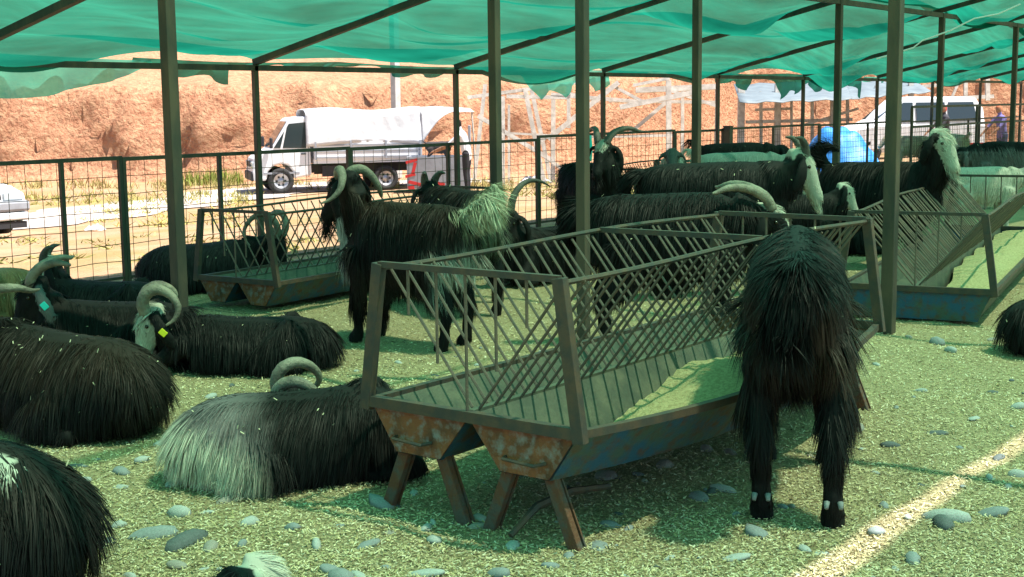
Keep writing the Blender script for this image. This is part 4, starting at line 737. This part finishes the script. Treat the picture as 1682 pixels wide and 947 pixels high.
# ---------------------------------------------------------------- people
def person(label, pos, phi, hgt, top, legs_c, hair, skinc=(.30, .16, .10), lean=0., armf=.45, hat=None):
    e = empty('person', pos, hd(phi), label, 'person'); e.scale = (hgt/1.75,)*3; mb = MB(); S = []
    def ch(P, reg, n=12, sub=3): Q = loft(mb, P, n, sub); S.append((Q[:, :3], np.full(len(Q), reg), Q[:, 3]))
    lx = lambda z: lean*max(0, z-.95)
    ch([(0, 0, .90, .15, .10), (lx(1.0), 0, 1.0, .165, .115), (lx(1.15), 0, 1.15, .155, .11), (lx(1.30), 0, 1.30, .18, .12), (lx(1.42), 0, 1.42, .17, .10), (lx(1.48), 0, 1.48, .08, .07)], 0, 16)
    ch([(lx(1.45), 0, 1.45, .055, .058), (lx(1.55)+.01, 0, 1.55, .052, .055)], 1)
    ch([(lx(1.52)+.02, 0, 1.53, .045, .05), (lx(1.58)+.025, 0, 1.58, .066, .085), (lx(1.65)+.02, 0, 1.65, .076, .098), (lx(1.72)+.01, 0, 1.72, .066, .085), (lx(1.76), 0, 1.755, .03, .04)], 2)
    ch([(lx(1.62)+.115, 0, 1.625, .014, .016), (lx(1.6)+.13, 0, 1.60, .016, .016)], 2, 8)
    for s in (1, -1):
        ch([(0, s*.09, .95, .095, .10), (.01, s*.10, .70, .078, .085), (.02, s*.10, .50, .058, .062), (0, s*.10, .30, .054, .058), (-.01, s*.10, .09, .042, .045)], 3); ch([(-.05, s*.10, .05, .045, .045), (.06, s*.105, .04, .045, .04), (.17, s*.11, .03, .04, .025)], 4)
        sh_ = np.array([lx(1.40), s*.19, 1.40]); el = sh_+np.array([.10+armf*.25, s*.05, -.25]); hn = el+np.array([armf*.5, -s*.04, -.10-.15*(1-armf)])
        ch([(*sh_, .062, .065), (*((sh_+el)/2), .05, .052), (*el, .042, .044)], 0); ch([(*el, .041, .042), (*((el+hn)/2), .036, .036), (*hn, .026, .028)], 1)
        f = nrm(hn-el); ch([(*hn, .028, .03), (*(hn+f*.06), .038, .022), (*(hn+f*.09), .034, .018)], 1, 8)
        for k in range(4): b_ = hn+f*.08+np.array([0, (k-1.5)*.018, 0]); ch([(*b_, .009, .009), (*(b_+f*(.05+.012*(1 if k in (1, 2) else 0))+np.array([0, 0, -.015])), .008, .008), (*(b_+f*.075+np.array([0, 0, -.035])), .007, .007)], 1, 6, 2)
        b_ = hn+f*.03+np.array([0, -s*.03, 0]); ch([(*b_, .011, .011), (*(b_+f*.03+np.array([0, -s*.025, -.01])), .009, .009), (*(b_+f*.06+np.array([0, -s*.03, -.02])), .008, .008)], 1, 6, 2)
    me = remesh(mb, .012, 3); nv = len(me.vertices); Vv = np.empty(nv*3, np.float32); me.vertices.foreach_get('co', Vv); Vv = Vv.reshape(-1, 3).astype(float)
    SP = np.vstack([s[0] for s in S]); SR = np.concatenate([s[1] for s in S]); SA = np.concatenate([s[2] for s in S]); reg = np.empty(nv, int)
    for i in range(0, nv, 4000): reg[i:i+4000] = SR[(((Vv[i:i+4000, None]-SP[None])**2).sum(-1)**.5-SA[None]*.9).argmin(1)]
    c = np.array([top, skinc, skinc, legs_c, (.03, .025, .02)])[reg]
    hx = Vv[:, 0]-np.array([lx(z) for z in Vv[:, 2]]); c[(reg == 2) & ((Vv[:, 2] > 1.69) | ((hx < -.01) & (Vv[:, 2] > 1.58)))] = hair
    at = me.color_attributes.new('Col', 'FLOAT_COLOR', 'POINT'); c4 = np.ones((nv, 4), np.float32); c4[:, :3] = c; at.data.foreach_set('color', c4.ravel()); link(me, 'body', CLOTH, e)
    if hat: MB().lathe([(.001, .12), (.07, .11), (.095, .05), (.10, .0), (.16, -.01)], (0, 0, 0), 16).build('hat', hat, e).matrix_basis = Matrix.Translation((lx(1.70), 0, 1.70))@Matrix.Rotation(math.pi/2, 4, 'X')
    return e
mp_ = GT(768, 316); person('man in white shirt and dark trousers leaning over the trailer', mp_, 168, 1.78, (.62, .62, .64), (.03, .03, .035), (.015, .012, .01), lean=.28, armf=.7)
q = D(1645, 262, 36.); person('person in purple jacket with orange headscarf by the van', (q[0], q[1], 0-.25), 200, 1.66, (.16, .14, .34), (.05, .06, .12), (.50, .16, .08), lean=.2)
q = D(1552, 262, 38.); person('person in dark vest with red cap next to the van', (q[0], q[1], -.3), 190, 1.72, (.05, .05, .06), (.06, .06, .07), (.50, .05, .04), lean=.1)
# goods stacked beyond the pen on the right
for k, (x, y, w, h_, m_, lb, nm, ct) in enumerate([(1600, 245, .55, .35, 0, 'orange-red plastic crate beside the person in purple', 'plastic_crate', 'crate'), (1620, 262, .5, .3, 1, 'pale plastic crate below the orange-red crate', 'plastic_crate', 'crate'), (1575, 258, .5, .45, 2, 'bulging white feed sack behind the cream sheep', 'feed_sack', 'sack')]):
    c = D(x, y, 34.); e = empty(nm, (c[0], c[1], c[2]-h_/2), hd(10*k), lb, ct); mm = (REDP, WHITE, WHITE2)[m_]
    if nm == 'plastic_crate':
        for sx, sy, dx, dy in ((0, 1, w, .02), (0, -1, w, .02), (1, 0, .02, w*.7), (-1, 0, .02, w*.7)):
            for z in np.linspace(.04, h_-.04, 4): MB().box((sx*w/2, sy*w*.35, z), (dx, dy, h_/6)).build('slat', mm, e)
        MB().box((0, 0, .01), (w, w*.7, .02)).build('base', mm, e); MB().box((0, 0, -c[2]/2+h_/4-.15), (w*1.1, w*.8, max(.1, c[2]-h_/2+.3))).build('stand', TIMBER, e)
    else:
        mb = MB(); loft(mb, [(-w/2, 0, .2, .08, .05), (-w*.3, 0, .22, .22, .17), (0, 0, .23, .25, .2), (w*.3, 0, .22, .22, .17), (w/2, 0, .24, .08, .05)], 14); mb.build('sack_body', mm, e, True); MB().tube([(w/2, 0, .24), (w/2+.08, 0, .26)], [.03, .06], 8).build('tied_neck', mm, e); MB().box((0, 0, -c[2]/2), (w, w*.7, max(.1, c[2]+.2))).build('stand', TIMBER, e)
